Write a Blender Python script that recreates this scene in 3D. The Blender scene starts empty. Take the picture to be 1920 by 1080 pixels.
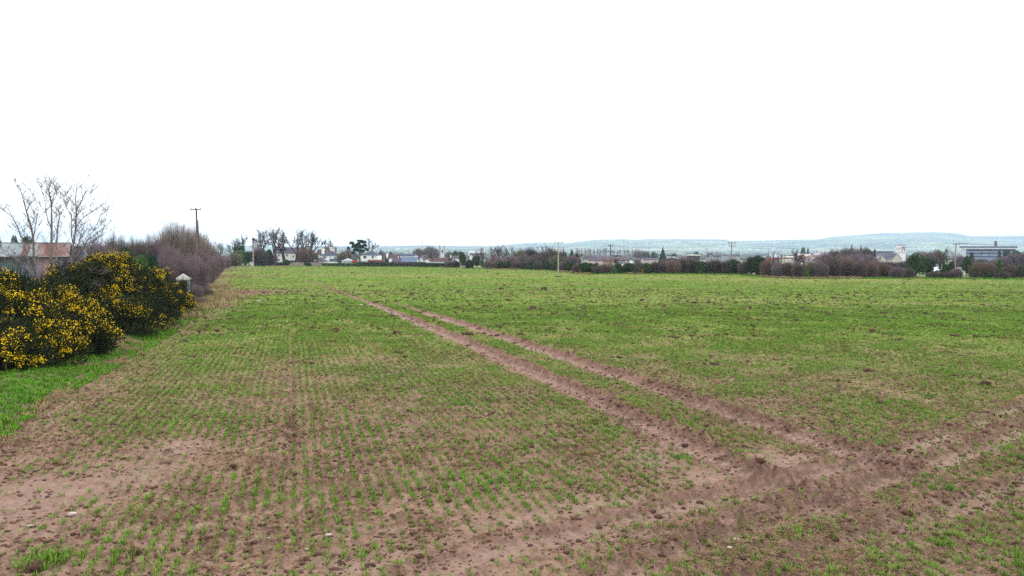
import bpy, math, random
import numpy as np
random.seed(7)
R = math.radians
sc = bpy.context.scene
# ---------------------------------------------------------------- camera
CZ, F, HOR = 3.3, 1300.0, 462.0          # camera height, focal length in px of a 1920 frame, horizon row
PITCH = math.atan((540 - HOR) / F)
cd = bpy.data.cameras.new('camera'); cam = bpy.data.objects.new('camera', cd)
sc.collection.objects.link(cam); sc.camera = cam
cam.location = (0, 0, CZ); cam.rotation_euler = (math.pi / 2 - PITCH, 0, 0)
cd.sensor_width = 36; cd.lens = F * 36 / 1920; cd.clip_start = .1; cd.clip_end = 30000
# ---------------------------------------------------------------- world and sun
SUN_EL, SUN_AZ = R(38), R(32)            # azimuth from +Y towards +X
w = bpy.data.worlds.new('World'); sc.world = w; w.use_nodes = True
nt = w.node_tree; nt.nodes.clear()
def N(t, ty, **k):
    n = t.nodes.new(ty)
    for a, b in k.items(): setattr(n, a, b)
    return n
sky = N(nt, 'ShaderNodeTexSky', sky_type='NISHITA', sun_disc=False, sun_elevation=SUN_EL, sun_rotation=SUN_AZ)
sky.dust_density = 3
sv = N(nt, 'ShaderNodeVectorMath', operation='SCALE'); sv.inputs['Scale'].default_value = .10
nt.links.new(sky.outputs[0], sv.inputs[0])
tc = N(nt, 'ShaderNodeTexCoord')
mp = N(nt, 'ShaderNodeMapping'); mp.inputs['Scale'].default_value = (1, 1, 6)
nz = N(nt, 'ShaderNodeTexNoise'); nz.inputs['Scale'].default_value = 2.2; nz.inputs['Detail'].default_value = 6
nt.links.new(tc.outputs['Generated'], mp.inputs[0]); nt.links.new(mp.outputs[0], nz.inputs[0])
rp = N(nt, 'ShaderNodeValToRGB')
rp.color_ramp.elements[0].position = .30; rp.color_ramp.elements[0].color = (.88, .93, .97, 1)
rp.color_ramp.elements[1].position = .52; rp.color_ramp.elements[1].color = (1.0, 1.0, 1.0, 1)
nt.links.new(nz.outputs[0], rp.inputs[0])
cl = N(nt, 'ShaderNodeVectorMath', operation='SCALE'); cl.inputs['Scale'].default_value = 2.0
nt.links.new(rp.outputs[0], cl.inputs[0])
mx = N(nt, 'ShaderNodeMix', data_type='RGBA'); mx.inputs[0].default_value = .9
nt.links.new(sv.outputs[0], mx.inputs[6]); nt.links.new(cl.outputs[0], mx.inputs[7])
bg = N(nt, 'ShaderNodeBackground'); bg.inputs[1].default_value = 1.0
wo = N(nt, 'ShaderNodeOutputWorld')
nt.links.new(mx.outputs[2], bg.inputs[0]); nt.links.new(bg.outputs[0], wo.inputs[0])
sd = bpy.data.lights.new('sun', 'SUN'); sd.energy = 2.3; sd.angle = R(10); sd.color = (1, .96, .9)
so = bpy.data.objects.new('sun', sd); sc.collection.objects.link(so)
so.rotation_euler = (math.pi / 2 - SUN_EL, 0, math.pi - SUN_AZ)
sc.view_settings.view_transform = 'Standard'; sc.view_settings.look = 'None'
sc.view_settings.exposure = .2; sc.view_settings.gamma = 1
cy = sc.cycles; cy.max_bounces = 4; cy.diffuse_bounces = 2; cy.glossy_bounces = 1
cy.transmission_bounces = 1; cy.volume_bounces = 0; cy.transparent_max_bounces = 4
cy.use_denoising = False; cy.sample_clamp_direct = 4; cy.sample_clamp_indirect = 3; cy.caustics_reflective = False; cy.caustics_refractive = False

# ---------------------------------------------------------------- geometry of the place
A_, B_ = .0150, .0035
def plane(x, y): return -A_ * y - B_ * x
def ray(px, py):
    dy = F * math.cos(PITCH) + (540 - py) * math.sin(PITCH)
    dz = -F * math.sin(PITCH) + (540 - py) * math.cos(PITCH)
    return (px - 960) / dy, dz / dy
def G(px, py):                           # the field point seen at a pixel of the photograph
    u, v = ray(px, py)
    t = CZ / (-(A_ + B_ * u) - v)
    return (u * t, t)
def XZ(px, py, D):                       # the point at depth D seen at a pixel
    u, v = ray(px, py); return (u * D, D, CZ + v * D)
SKY = [(-400, 459), (0, 460), (400, 462), (560, 462), (730, 461.5), (800, 460.5), (860, 461), (930, 461), (965, 457.5),
       (1000, 455), (1036, 454.5), (1040, 456), (1060, 456), (1090, 452.5), (1110, 450), (1130, 449), (1175, 448.5),
       (1192, 450), (1210, 448.5), (1280, 448.3), (1360, 449), (1368, 452), (1400, 451.5), (1460, 450.8), (1530, 449.5),
       (1560, 445), (1600, 442), (1640, 438.5), (1670, 437), (1690, 437.6), (1705, 436.3), (1760, 436), (1790, 438),
       (1806, 441), (1815, 443.5), (1860, 443), (1920, 442.5), (2300, 440)]
_sx = np.array([(p[0] - 960) / F for p in SKY]); _sz = np.array([(HOR - p[1]) / F for p in SKY])
def sstep(a, b, v):
    t = np.clip((v - a) / (b - a), 0, 1); return t * t * (3 - 2 * t)
def _hash(ix, iy, s):
    h = (ix.astype(np.int64) * 374761393 + iy.astype(np.int64) * 668265263 + s * 1442695041) & 0xFFFFFFFF
    h = ((h ^ (h >> 13)) * 1274126177) & 0xFFFFFFFF
    return ((h ^ (h >> 16)) & 0xFFFF) / 65535.0
def vn(x, y, s=0):
    x = np.asarray(x, float); y = np.asarray(y, float)
    ix = np.floor(x); iy = np.floor(y); fx = x - ix; fy = y - iy
    fx = fx * fx * (3 - 2 * fx); fy = fy * fy * (3 - 2 * fy)
    ix = ix.astype(np.int64); iy = iy.astype(np.int64)
    a = _hash(ix, iy, s); b = _hash(ix + 1, iy, s); c = _hash(ix, iy + 1, s); d = _hash(ix + 1, iy + 1, s)
    return (a + (b - a) * fx) * (1 - fy) + (c + (d - c) * fx) * fy
def fbm(x, y, s=0, o=4):
    t = 0; a = .5; n = 0
    for k in range(o):
        t = t + a * vn(x * 2 ** k + 17 * k, y * 2 ** k - 9 * k, s + k); n += a; a *= .5
    return t / n
def T(x, y):                             # the terrain
    x = np.asarray(x, float); y = np.asarray(y, float)
    yy = np.maximum(y, -200.)
    p = -A_ * yy - B_ * np.clip(x, -900, 900)
    p = np.where(p < -16, -16 - 7 * np.tanh((-16 - p) / 14), p)
    rid = CZ + np.interp(x / np.maximum(y, 500.), _sx, _sz) * 7000
    k = sstep(3600, 7000, y)
    wav = (fbm(x / 900., y / 900., 3, 4) - .5) * 22 * sstep(2200, 4200, y) * (1 - sstep(6500, 7000, y) * .9)
    k2 = np.where(y > 7000, 1 - sstep(7000, 8200, y) * .5, 1)
    return p * (1 - k) + rid * k * k2 + wav
Ts = lambda x, y: float(T(x, y))
LE = [(-700, 1500), (-150, 905), (0, 790), (80, 742), (160, 702), (215, 672), (270, 645), (340, 603), (385, 580), (402, 562), (396, 548), (401, 528), (413, 511), (430, 503), (443, 500.3)]
_le = sorted([(g[1], g[0]) for g in (G(*p) for p in LE)])
LEy = np.array([a for a, b in _le]); LEx = np.array([b for a, b in _le])
def EL(y): return np.interp(y, LEy, LEx)
HB = [(300, 499.5), (440, 500), (600, 500), (760, 501), (850, 502), (880, 503.5), (940, 505), (1000, 506.5), (1050, 509), (1080, 513),
      (1100, 514.3), (1280, 514), (1380, 515), (1440, 520), (1460, 521.3), (1500, 523), (1600, 522.5), (1740, 522), (1830, 523), (1920, 524), (2200, 527)]
_hu = np.array([(p[0] - 960) / F for p in HB]); _hd = np.array([G(*p)[1] for p in HB])
def FB(u): return np.interp(u, _hu, _hd)
def hbd(px): return float(FB((px - 960) / F))

# tramlines, ruts and bare patches of the field
def pl(pts): return np.array([G(*p) for p in pts])
TR1 = pl([(560, 524), (600, 534), (640, 549), (700, 572), (760, 597), (860, 641), (1000, 702), (1100, 748), (1200, 797), (1300, 850), (1420, 905), (1560, 965)])
TR2 = pl([(620, 528), (700, 553), (800, 590), (870, 611), (945, 636), (1060, 675), (1180, 716), (1330, 768), (1450, 808), (1540, 836), (1680, 878)])
TR3 = pl([(430, 520), (480, 532), (520, 555), (540, 580), (550, 640), (550, 720), (545, 800), (535, 900)])
TR4 = pl([(590, 560), (640, 590), (690, 640), (720, 670), (752, 705)])
RT1 = pl([(2150, 700), (1920, 806), (1772, 867), (1596, 925), (1455, 976), (1300, 1030), (1180, 1090)])
RT2 = pl([(2100, 690), (1910, 768), (1700, 850), (1500, 905), (1300, 950), (1080, 1000), (800, 1075)])
RT3 = pl([(2100, 850), (1900, 925), (1700, 985), (1520, 1060), (1400, 1120)])
RT4 = pl([(1280, 665), (1400, 700), (1500, 725), (1600, 745)])
def pdist(x, y, P):                      # distance, side and run along a polyline
    best = np.full(x.shape, 1e9); sg = np.zeros(x.shape); al = np.zeros(x.shape); run = 0
    for (ax, ay), (bx, by) in zip(P[:-1], P[1:]):
        dx, dy = bx - ax, by - ay; L = math.hypot(dx, dy)
        t = np.clip(((x - ax) * dx + (y - ay) * dy) / L ** 2, 0, 1)
        ex = x - ax - t * dx; ey = y - ay - t * dy; d = np.hypot(ex, ey)
        m = d < best
        best = np.where(m, d, best); sg = np.where(m, np.sign(ex * dy - ey * dx), sg); al = np.where(m, run + t * L, al)
        run += L
    return best, sg, al
ROWA = R(-17.6)
def rowcoord(x, y):
    c, s = math.cos(ROWA), math.sin(ROWA)
    return x * c - y * s, x * s + y * c     # across the drill rows, along them
def patch(x, y, px, py, rx, ry):
    g = G(px, py); return np.exp(-(((x - g[0]) / rx) ** 2 + ((y - g[1]) / ry) ** 2))
def field_maps(x, y):
    """height above the plane, crust (smooth pale mud), green cover"""
    lod = np.clip(1.3 - y / 60., 0.0, 1)
    wx = x + .25 * (vn(x * 1.3, y * 1.3, 71) - .5); wy = y + .25 * (vn(x * 1.3, y * 1.3, 72) - .5)
    h = (fbm(x / 4, y / 4, 5, 3) - .5) * .06 + (fbm(x / .7, y / .7, 9, 4) - .5) * .05
    c1 = np.maximum(0, vn(wx * 9, wy * 9, 21) - .62) * .11 + np.maximum(0, vn(wx * 4.2, wy * 4.2, 22) - .72) * .24
    c2 = sstep(.62, .74, vn(wx * 12, wy * 12, 23)) * .036 * vn(x * 2, y * 2, 25) + sstep(.58, .72, vn(wx * 25, wy * 22, 24)) * .018; c3 = (fbm(x * 18, y * 18, 26, 3) - .4) * .022
    big = fbm(x / 2.3, y / 2.3, 31, 3)
    crust = sstep(.56, .72, big) * .3
    for a in ((100, 930, 1.6, 2.0), (30, 985, 1.3, .9), (240, 900, .9, 1.5), (1180, 955, 1.7, .8), (1020, 985, 1.3, .6), (1100, 1010, 1.1, .5),
              (1380, 900, 1.2, .9), (1500, 880, 1.4, 1.2), (1240, 855, .8, .9), (880, 1040, 1.2, .4), (700, 1065, 1.0, .3), (330, 840, .7, 1.2)):
        crust = np.maximum(crust, patch(x, y, *a) * .85)
    u, v = rowcoord(x, y)
    cover = .84 + .6 * (fbm(x / 6, y / 6, 41, 3) - .2)
    cover = cover * (1 - .8 * crust)
    rows = .5 + .5 * np.cos(u * 2 * math.pi / .17 + 1.3 * vn(x / 3., y / 3., 44))
    h = h + .010 * (1 - rows) * lod
    soilturn = np.zeros_like(x)
    for P, wd, dep, lug in ((TR1, .31, .030, 1), (TR2, .31, .030, 1), (RT1, .23, .075, .3), (RT2, .20, .045, .3), (RT3, .22, .036, .3), (TR3, .09, .035, 0), (TR4, .10, .025, 0), (RT4, .2, .015, 0)):
        d, sg, al = pdist(x, y, P)
        if P is TR1 or P is TR2: sg = -sg
        if P is TR1 or P is TR2: wd = wd * (1 - (.52 if P is TR1 else .6) * sstep(32, 62, y)) * (1 if P is TR1 else 1 - .35 * sstep(40, 60, y)) ; wide = .30 - .1 * sstep(30, 60, y)
        else: wide = .30
        wob = .16 * (vn(al * .9, sg * 3, 51) - .5) + .16 * (vn(al * 4, sg * 3, 52) - .5) + .30 * (fbm(x * 6, y * 6, 53, 3) - .5)
        if lug < 1: wob = wob * (.6 if lug else .3); dep = dep * (.55 + .7 * vn(al / 1.3, 0 * al, 54))
        dd = d + wob
        inn = 1 - sstep(wd * .75, wd * 1.15, dd)
        # thrown-up soil on the far (sunward) side, little on the near side
        brm = np.exp(-((dd - wd * 1.55) / (wd * .62)) ** 2) * np.where(sg > 0, 1.0, .3)
        chev = sstep(.35, .85, np.abs(((al + sg * d * .25 + .05 * (vn(x * 3, y * 3, 57) - .5)) / .24) % 1 - .5) * 2)
        zone = 1 - sstep(wd * 1.1, wd * 2.1, dd * np.where(sg > 0, .9, 1.35))
        fl = 1 if lug >= 1 else .5
        if lug >= 1:
            if P is TR2: fd = 1 - .85 * sstep(36, 60, y); inn = inn * fd; brm = brm * fd; zone = zone * fd
            lug_z = (1 - sstep(wd * 1.2, wd * 2.3, dd)) * (.30 + .70 * sstep(wd * .3, wd * .9, dd)) * np.where(sg > 0, 1, np.where(dd < wd, 1, .35))
            h = h - dep * .9 * inn + lug_z * chev * .065 * lod * (.35 + 1.0 * vn(al * 1.4, sg, 58)) + brm * dep * .9 * fbm(x * 6, y * 6, 61, 3) + (fbm(x * 14, y * 14, 63, 3) - .5) * .02 * zone
            near = sstep(70, 45, y) if False else 1 - sstep(45, 75, y)
            crust = np.maximum(crust * (1 - .7 * brm), inn * (1 - .55 * chev * lod) * (.25 + .65 * near))
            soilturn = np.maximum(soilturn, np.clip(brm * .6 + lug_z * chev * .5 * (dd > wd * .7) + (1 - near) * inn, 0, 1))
            cover = cover * (1 - zone * .97) * (1 - .7 * brm * (sg > 0)); continue
        h = h - dep * inn + (1 - .75 * np.clip(soilturn * 1.4, 0, 1)) * brm * dep * (.1 + .9 * fbm(x * 5, y * 5, 61, 3) + 1.6 * np.maximum(0, vn(x * 11, y * 11, 62) - .45)) \
            + lug * lod * chev * .050 * (1 - sstep(wd * 1.3, wd * 2.1, dd)) * (.06 + .94 * sstep(wd * .35, wd * .85, dd)) * (.4 + .9 * vn(al * 1.7, sg, 58)) * np.where(sg > 0, 1, .55)
        crust = np.maximum(crust * (1 - brm * .8), inn * (.9 if lug >= 1 else .8 * sstep(.15, .5, vn(al / .8, sg, 65)) if lug else .15))
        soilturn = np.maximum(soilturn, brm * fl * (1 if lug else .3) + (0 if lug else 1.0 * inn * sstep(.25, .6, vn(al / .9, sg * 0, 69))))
        cover = cover * (1 - zone * (.97 if lug >= 1 else .5 if lug else .25)) * (1 - .8 * brm * (1 if lug >= 1 else .3))
    # edge furrow along the verge
    e = x - EL(y)
    fur = np.exp(-((e - .30) / .28) ** 2) * (1 - sstep(40, 60, y)); h = h - .07 * fur; soilturn = np.maximum(soilturn, fur); cover = cover * (1 - fur)
    cover = cover * (.35 + .65 * sstep(.4, 3.0, e - .8 * vn(x / 2, y / 2, 12)))
    low = sstep(-2, 8, 20 - y); cover = cover * (1 - .15 * low)
    for a in ((415, 552, 3.2, 3.8), (460, 548, 4, 5), (425, 575, 1.4, 1.4)):
        k = patch(x, y, *a); cover = cover * (1 - .95 * k); soilturn = np.maximum(soilturn, k)
    crust = crust * sstep(.25, .5, fbm(x * 2.2, y * 2.2, 27, 4) + .25 * np.clip(crust, 0, 1)); kk = (1 - .80 * np.clip(crust, 0, 1)); cl = (c1 * .5 + c2 + c3) * kk * (.45 + 1.1 * big) + c1 * 1.3 * soilturn + .02 * soilturn * vn(x * 6, y * 6, 77)
    cx = (c2 + c1 * .25)
    return h + (cl + cx * .2) * np.clip(lod + .15, 0, 1) * 1.15, np.clip(crust, 0, 1), np.clip(cover, 0, 1), np.clip(soilturn * .35 + np.clip((c2 * 30 - .12) * kk, 0, .9), 0, 1)  # last map: turned soil, plus clods darkened to imitate their shaded sides
def verge_h(x, y):
    e = EL(y) - x
    return .12 * sstep(0, .7, e) - .10 * sstep(1.8, 3.2, e) + (fbm(x / .9, y / .9, 81, 3) - .4) * .50 * sstep(0, 1.0, e) * (1 - .7 * sstep(2, 3.2, e)) + .05 * (fbm(x * 3, y * 3, 82, 2) - .5)
def Hs(x, y):
    x = np.atleast_1d(np.asarray(x, float)); y = np.atleast_1d(np.asarray(y, float))
    h = np.where(x > EL(y), field_maps(x, y)[0], verge_h(x, y)); return plane(x, y) + h

# ---------------------------------------------------------------- materials
MT = {}
def mat(name, c1, c2=None, scale=6., rough=.9, rnd=0., bump=0., isl=0., spec=.06, stretch=None, detail=4, hi=.65, lo=.35):
    if name in MT: return MT[name]
    if 'leaf' in name or 'crop' in name: spec = .08
    m = bpy.data.materials.new(name); m.use_nodes = True; t = m.node_tree; p = t.nodes['Principled BSDF']
    p.inputs['Roughness'].default_value = rough; p.inputs['Specular IOR Level'].default_value = spec
    c2 = c2 or tuple(v * .7 for v in c1)
    g = N(t, 'ShaderNodeNewGeometry'); n = N(t, 'ShaderNodeTexNoise'); n.inputs['Scale'].default_value = scale; n.inputs['Detail'].default_value = detail
    s = g.outputs['Position']
    if stretch:
        q = N(t, 'ShaderNodeMapping'); q.inputs['Scale'].default_value = stretch; t.links.new(s, q.inputs[0]); s = q.outputs[0]
    t.links.new(s, n.inputs['Vector'])
    r = N(t, 'ShaderNodeMapRange'); r.inputs['From Min'].default_value = lo; r.inputs['From Max'].default_value = hi
    t.links.new(n.outputs[0], r.inputs[0]); fac = r.outputs[0]
    if isl:
        a = N(t, 'ShaderNodeMath', operation='MULTIPLY_ADD'); a.inputs[1].default_value = isl
        t.links.new(g.outputs['Random Per Island'], a.inputs[0])
        b = N(t, 'ShaderNodeMath', operation='MULTIPLY'); b.inputs[1].default_value = 1 - isl
        t.links.new(fac, b.inputs[0]); t.links.new(b.outputs[0], a.inputs[2]); fac = a.outputs[0]
    x = N(t, 'ShaderNodeMix', data_type='RGBA'); x.inputs[6].default_value = (*c1, 1); x.inputs[7].default_value = (*c2, 1)
    t.links.new(fac, x.inputs[0]); out = x.outputs[2]
    if rnd:
        o = N(t, 'ShaderNodeObjectInfo'); hs = N(t, 'ShaderNodeHueSaturation')
        a = N(t, 'ShaderNodeMapRange'); a.inputs['To Min'].default_value = 1 - rnd; a.inputs['To Max'].default_value = 1 + rnd
        b = N(t, 'ShaderNodeMapRange'); b.inputs['To Min'].default_value = .5 - rnd * .05; b.inputs['To Max'].default_value = .5 + rnd * .05
        t.links.new(o.outputs['Random'], a.inputs[0]); t.links.new(o.outputs['Random'], b.inputs[0])
        t.links.new(a.outputs[0], hs.inputs['Value']); t.links.new(b.outputs[0], hs.inputs['Hue']); t.links.new(out, hs.inputs['Color']); out = hs.outputs[0]
    t.links.new(out, p.inputs['Base Color'])
    if bump:
        bu = N(t, 'ShaderNodeBump'); bu.inputs['Strength'].default_value = bump; bu.inputs['Distance'].default_value = .05
        t.links.new(n.outputs[0], bu.inputs['Height']); t.links.new(bu.outputs[0], p.inputs['Normal'])
    MT[name] = m; return m

def soil_mat():
    m = bpy.data.materials.new('soil'); m.use_nodes = True; t = m.node_tree; p = t.nodes['Principled BSDF']; L = t.links.new
    g = N(t, 'ShaderNodeNewGeometry'); at = N(t, 'ShaderNodeAttribute'); at.attribute_name = 'maps'
    sp = N(t, 'ShaderNodeSeparateColor'); L(at.outputs['Color'], sp.inputs[0])
    def noise(sc_, de=5, st=None):
        n = N(t, 'ShaderNodeTexNoise'); n.inputs['Scale'].default_value = sc_; n.inputs['Detail'].default_value = de
        if st:
            q = N(t, 'ShaderNodeMapping'); q.inputs['Scale'].default_value = st; L(g.outputs['Position'], q.inputs[0]); L(q.outputs[0], n.inputs['Vector'])
        else: L(g.outputs['Position'], n.inputs['Vector'])
        return n.outputs[0]
    def rng(s, a, b, c=0., d=1.):
        r = N(t, 'ShaderNodeMapRange'); L(s, r.inputs[0]); r.inputs[1].default_value = a; r.inputs[2].default_value = b; r.inputs[3].default_value = c; r.inputs[4].default_value = d; return r.outputs[0]
    def mixc(f, a, b):
        x = N(t, 'ShaderNodeMix', data_type='RGBA')
        L(f, x.inputs[0])
        for s, i in ((a, 6), (b, 7)):
            if isinstance(s, tuple): x.inputs[i].default_value = (*s, 1)
            else: L(s, x.inputs[i])
        return x.outputs[2]
    def mth(op, a, b):
        x = N(t, 'ShaderNodeMath', operation=op, use_clamp=False)
        for s, i in ((a, 0), (b, 1)):
            if isinstance(s, (int, float)): x.inputs[i].default_value = s
            else: L(s, x.inputs[i])
        return x.outputs[0]
    fine = noise(30, 8); mid = noise(2.2, 6)
    base = mixc(rng(fine, .35, .65), (.165, .098, .073), (.235, .146, .113))
    base = mixc(rng(mid, .40, .62), base, (.250, .160, .126))
    crust = mixc(rng(noise(5, 6), .3, .7), (.185, .116, .088), (.235, .155, .125))
    col = mixc(sp.outputs[0], base, crust)
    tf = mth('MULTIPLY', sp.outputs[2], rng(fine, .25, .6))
    col = mixc(tf, col, (.072, .035, .024))  # dark brown of turned soil and of the shade painted on clods
    # seedlings and moss too small to be blades of their own
    far = at.outputs['Alpha']
    sc1 = rng(noise(26, 6, (1, .8, 1)), .50, .56); sc2 = rng(noise(1.1, 6), .3, .7)
    gf = mth('MULTIPLY', sp.outputs[1], mth('MULTIPLY', sc1, mth('ADD', mth('MULTIPLY', sc2, .5), .5)))
    gf = mth('MULTIPLY', gf, .12)
    gfar = mth('MULTIPLY', mth('MULTIPLY', rng(sp.outputs[1], .1, .75), rng(noise(3.0, 8, (1, .35, 1)), .34, .50, .35, 1.0)), far)
    gf = mth('MAXIMUM', gf, gfar)
    bandn = rng(noise(.035, 3, (.5, 1.6, 1)), .42, .60)
    green = mixc(rng(noise(.16, 5, (.4, 1, 1)), .35, .65), (.092, .185, .025), (.150, .205, .042))
    green = mixc(bandn, green, (.170, .195, .060))
    col = mixc(gf, col, green)
    L(col, p.inputs['Base Color'])
    L(rng(sp.outputs[0], .3, 1, .95, .52), p.inputs['Roughness']); L(rng(sp.outputs[0], .4, 1, 0, .10), p.inputs['Specular IOR Level'])
    b = N(t, 'ShaderNodeBump'); b.inputs['Strength'].default_value = 1.0; b.inputs['Distance'].default_value = .035
    L(noise(26, 10), b.inputs['Height']); L(b.outputs[0], p.inputs['Normal'])
    return m

# ---------------------------------------------------------------- mesh helpers
COL = sc.collection
def np_mesh(name, V, faces, sizes=None):
    me = bpy.data.meshes.new(name); V = np.ascontiguousarray(V, np.float32); faces = np.ascontiguousarray(faces, np.int32)
    k = faces.shape[1]; n = len(faces)
    me.vertices.add(len(V)); me.vertices.foreach_set('co', V.ravel())
    me.loops.add(n * k); me.loops.foreach_set('vertex_index', faces.ravel())
    me.polygons.add(n); me.polygons.foreach_set('loop_start', np.arange(0, n * k, k, dtype=np.int32))
    me.update(calc_edges=True); return me
def link(name, me, m=None, parent=None, loc=None, smooth=False):
    o = bpy.data.objects.new(name, me); COL.objects.link(o)
    if m is not None and not me.materials: me.materials.append(m)
    if parent: o.parent = parent
    if loc: o.location = loc
    if smooth: me.polygons.foreach_set('use_smooth', np.ones(len(me.polygons), bool))
    return o
def tag(o, label=None, cat=None, group=None, kind=None):
    if label: o['label'] = label
    if cat: o['category'] = cat
    if group: o['group'] = group
    if kind: o['kind'] = kind
    return o
def thing(name, label, cat, loc=(0, 0, 0), rz=0., group=None, scale=None):
    o = bpy.data.objects.new(name, None); COL.objects.link(o); o.location = loc; o.rotation_euler = (0, 0, rz)
    o.empty_display_size = .2
    if scale: o.scale = scale
    return tag(o, label, cat, group)
def dup(root, label, loc, rz=0., scale=(1, 1, 1), group=None):
    r = root.copy(); COL.objects.link(r); r.location = loc; r.rotation_euler = (0, 0, rz); r.scale = scale; r['label'] = label
    if group: r['group'] = group
    for ch in root.children:
        c = ch.copy(); COL.objects.link(c); c.parent = r
        for g_ in ch.children:
            d = g_.copy(); COL.objects.link(d); d.parent = c
    return r
class MB:
    def __init__(s): s.v = []; s.f = []
    def face(s, pts):
        k = len(s.v); s.v += [tuple(p) for p in pts]; s.f.append(tuple(range(k, k + len(pts)))); return s
    def box(s, x0, x1, y0, y1, z0, z1):
        k = len(s.v); s.v += [(x, y, z) for z in (z0, z1) for y in (y0, y1) for x in (x0, x1)]
        s.f += [tuple(k + i for i in q) for q in ((0, 2, 3, 1), (4, 5, 7, 6), (0, 1, 5, 4), (1, 3, 7, 5), (3, 2, 6, 7), (2, 0, 4, 6))]; return s
    def tube(s, P, rad, n=5, cap=True):
        P = [np.array(p, float) for p in P]; k0 = len(s.v); m = len(P)
        for i, p in enumerate(P):
            d = P[min(i + 1, m - 1)] - P[max(i - 1, 0)]; d /= (np.linalg.norm(d) + 1e-9)
            a = np.cross(d, (0, 0, 1) if abs(d[2]) < .9 else (1, 0, 0)); a /= np.linalg.norm(a); b = np.cross(d, a)
            r = rad[i] if hasattr(rad, '__len__') else rad
            for j in range(n):
                t = 2 * math.pi * j / n; q = p + r * (math.cos(t) * a + math.sin(t) * b); s.v.append(tuple(q))
        for i in range(m - 1):
            for j in range(n):
                s.f.append((k0 + i * n + j, k0 + i * n + (j + 1) % n, k0 + (i + 1) * n + (j + 1) % n, k0 + (i + 1) * n + j))
        if cap:
            s.f.append(tuple(k0 + j for j in range(n))[::-1]); s.f.append(tuple(k0 + (m - 1) * n + j for j in range(n)))
        return s
    def prism(s, prof, y0, y1, axis='y'):  # profile (x,z) extruded along y (or the other way round)
        k = len(s.v); n = len(prof)
        for yy in (y0, y1):
            for a, z in prof: s.v.append((a, yy, z) if axis == 'y' else (yy, a, z))
        for i in range(n): s.f.append((k + i, k + (i + 1) % n, k + n + (i + 1) % n, k + n + i))
        s.f.append(tuple(range(k, k + n))[::-1]); s.f.append(tuple(range(k + n, k + 2 * n))); return s
    def mesh(s, name):
        me = bpy.data.meshes.new(name); me.from_pydata(s.v, [], s.f); me.update(); return me
    def build(s, name, m, parent=None, loc=None, smooth=False): return link(name, s.mesh(name), m, parent, loc, smooth)

# ---------------------------------------------------------------- ground: field, verge, farmland, hills
def grid_faces(nr, nc):
    i = np.arange(nr - 1)[:, None] * nc + np.arange(nc - 1)[None, :]
    return np.stack([i, i + 1, i + nc + 1, i + nc], -1).reshape(-1, 4)
NR, NCC = 1350, 1200
dd = np.geomspace(4.4, 235, 6000); rho = 3.3 / dd ** 2 + .045 / dd
cum = np.concatenate([[0], np.cumsum((rho[1:] + rho[:-1]) / 2 * np.diff(dd))]); yr = np.interp(np.linspace(0, cum[-1], NR), cum, dd)
uu = np.concatenate([np.linspace(-1.7, -.82, 90)[:-1], np.linspace(-.82, .82, NCC - 178), np.linspace(.82, 1.7, 90)[1:]])
assert len(uu) == NCC
YY, UU = np.meshgrid(yr, uu, indexing='ij'); XX = YY * UU
x, y = XX.ravel(), YY.ravel()
e = x - EL(y); inside = (e > 0) & (y < FB(x / y))
h, crust, cover, turn_shade = field_maps(x, y)
hv = np.where(e <= 0, verge_h(x, y), .25 * fbm(x / 3, y / 3, 91, 3) * sstep(0, 3, y - FB(x / y)))
z = plane(x, y) + np.where(inside, h, hv)
V = np.stack([x, y, z], 1)
FC = grid_faces(NR, NCC); fin = inside[FC].all(1)
okv = ((e > -16) | (y > 30)) & (e > -45) & (y < FB(x / y) + 14); fv = okv[FC].all(1) & ~fin
def sub(V, Fc):
    u_, inv = np.unique(Fc, return_inverse=True); return V[u_], inv.reshape(Fc.shape), u_
Vf, Ff, uf = sub(V, FC[fin]); me = np_mesh('field', Vf, Ff)
ca = me.color_attributes.new('maps', 'FLOAT_COLOR', 'POINT')
farw = .06 + .94 * sstep(12, 38, np.hypot(x, y))
ca.data.foreach_set('color', np.stack([crust, cover, turn_shade, farw], 1)[uf].astype(np.float32).ravel())
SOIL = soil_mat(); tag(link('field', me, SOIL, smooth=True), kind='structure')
Vf, Ff, uf = sub(V, FC[fv]); me = np_mesh('grass_verge', Vf, Ff)
VG = mat('verge_turf', (.060, .105, .022), (.13, .105, .06), scale=1.3, rnd=0, bump=.5)
tag(link('grass_verge', me, VG, smooth=True), kind='structure')
del V, FC
def sheet(name, ys, us, m, lower):
    Y, U = np.meshgrid(ys, us, indexing='ij'); X = Y * U; xx, yy = X.ravel(), Y.ravel()
    zz = T(xx, yy) - lower * (1 - sstep(240, 300, yy)); me = np_mesh(name, np.stack([xx, yy, zz], 1), grid_faces(len(ys), len(us)))
    return tag(link(name, me, m, smooth=True), kind='structure')
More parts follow.
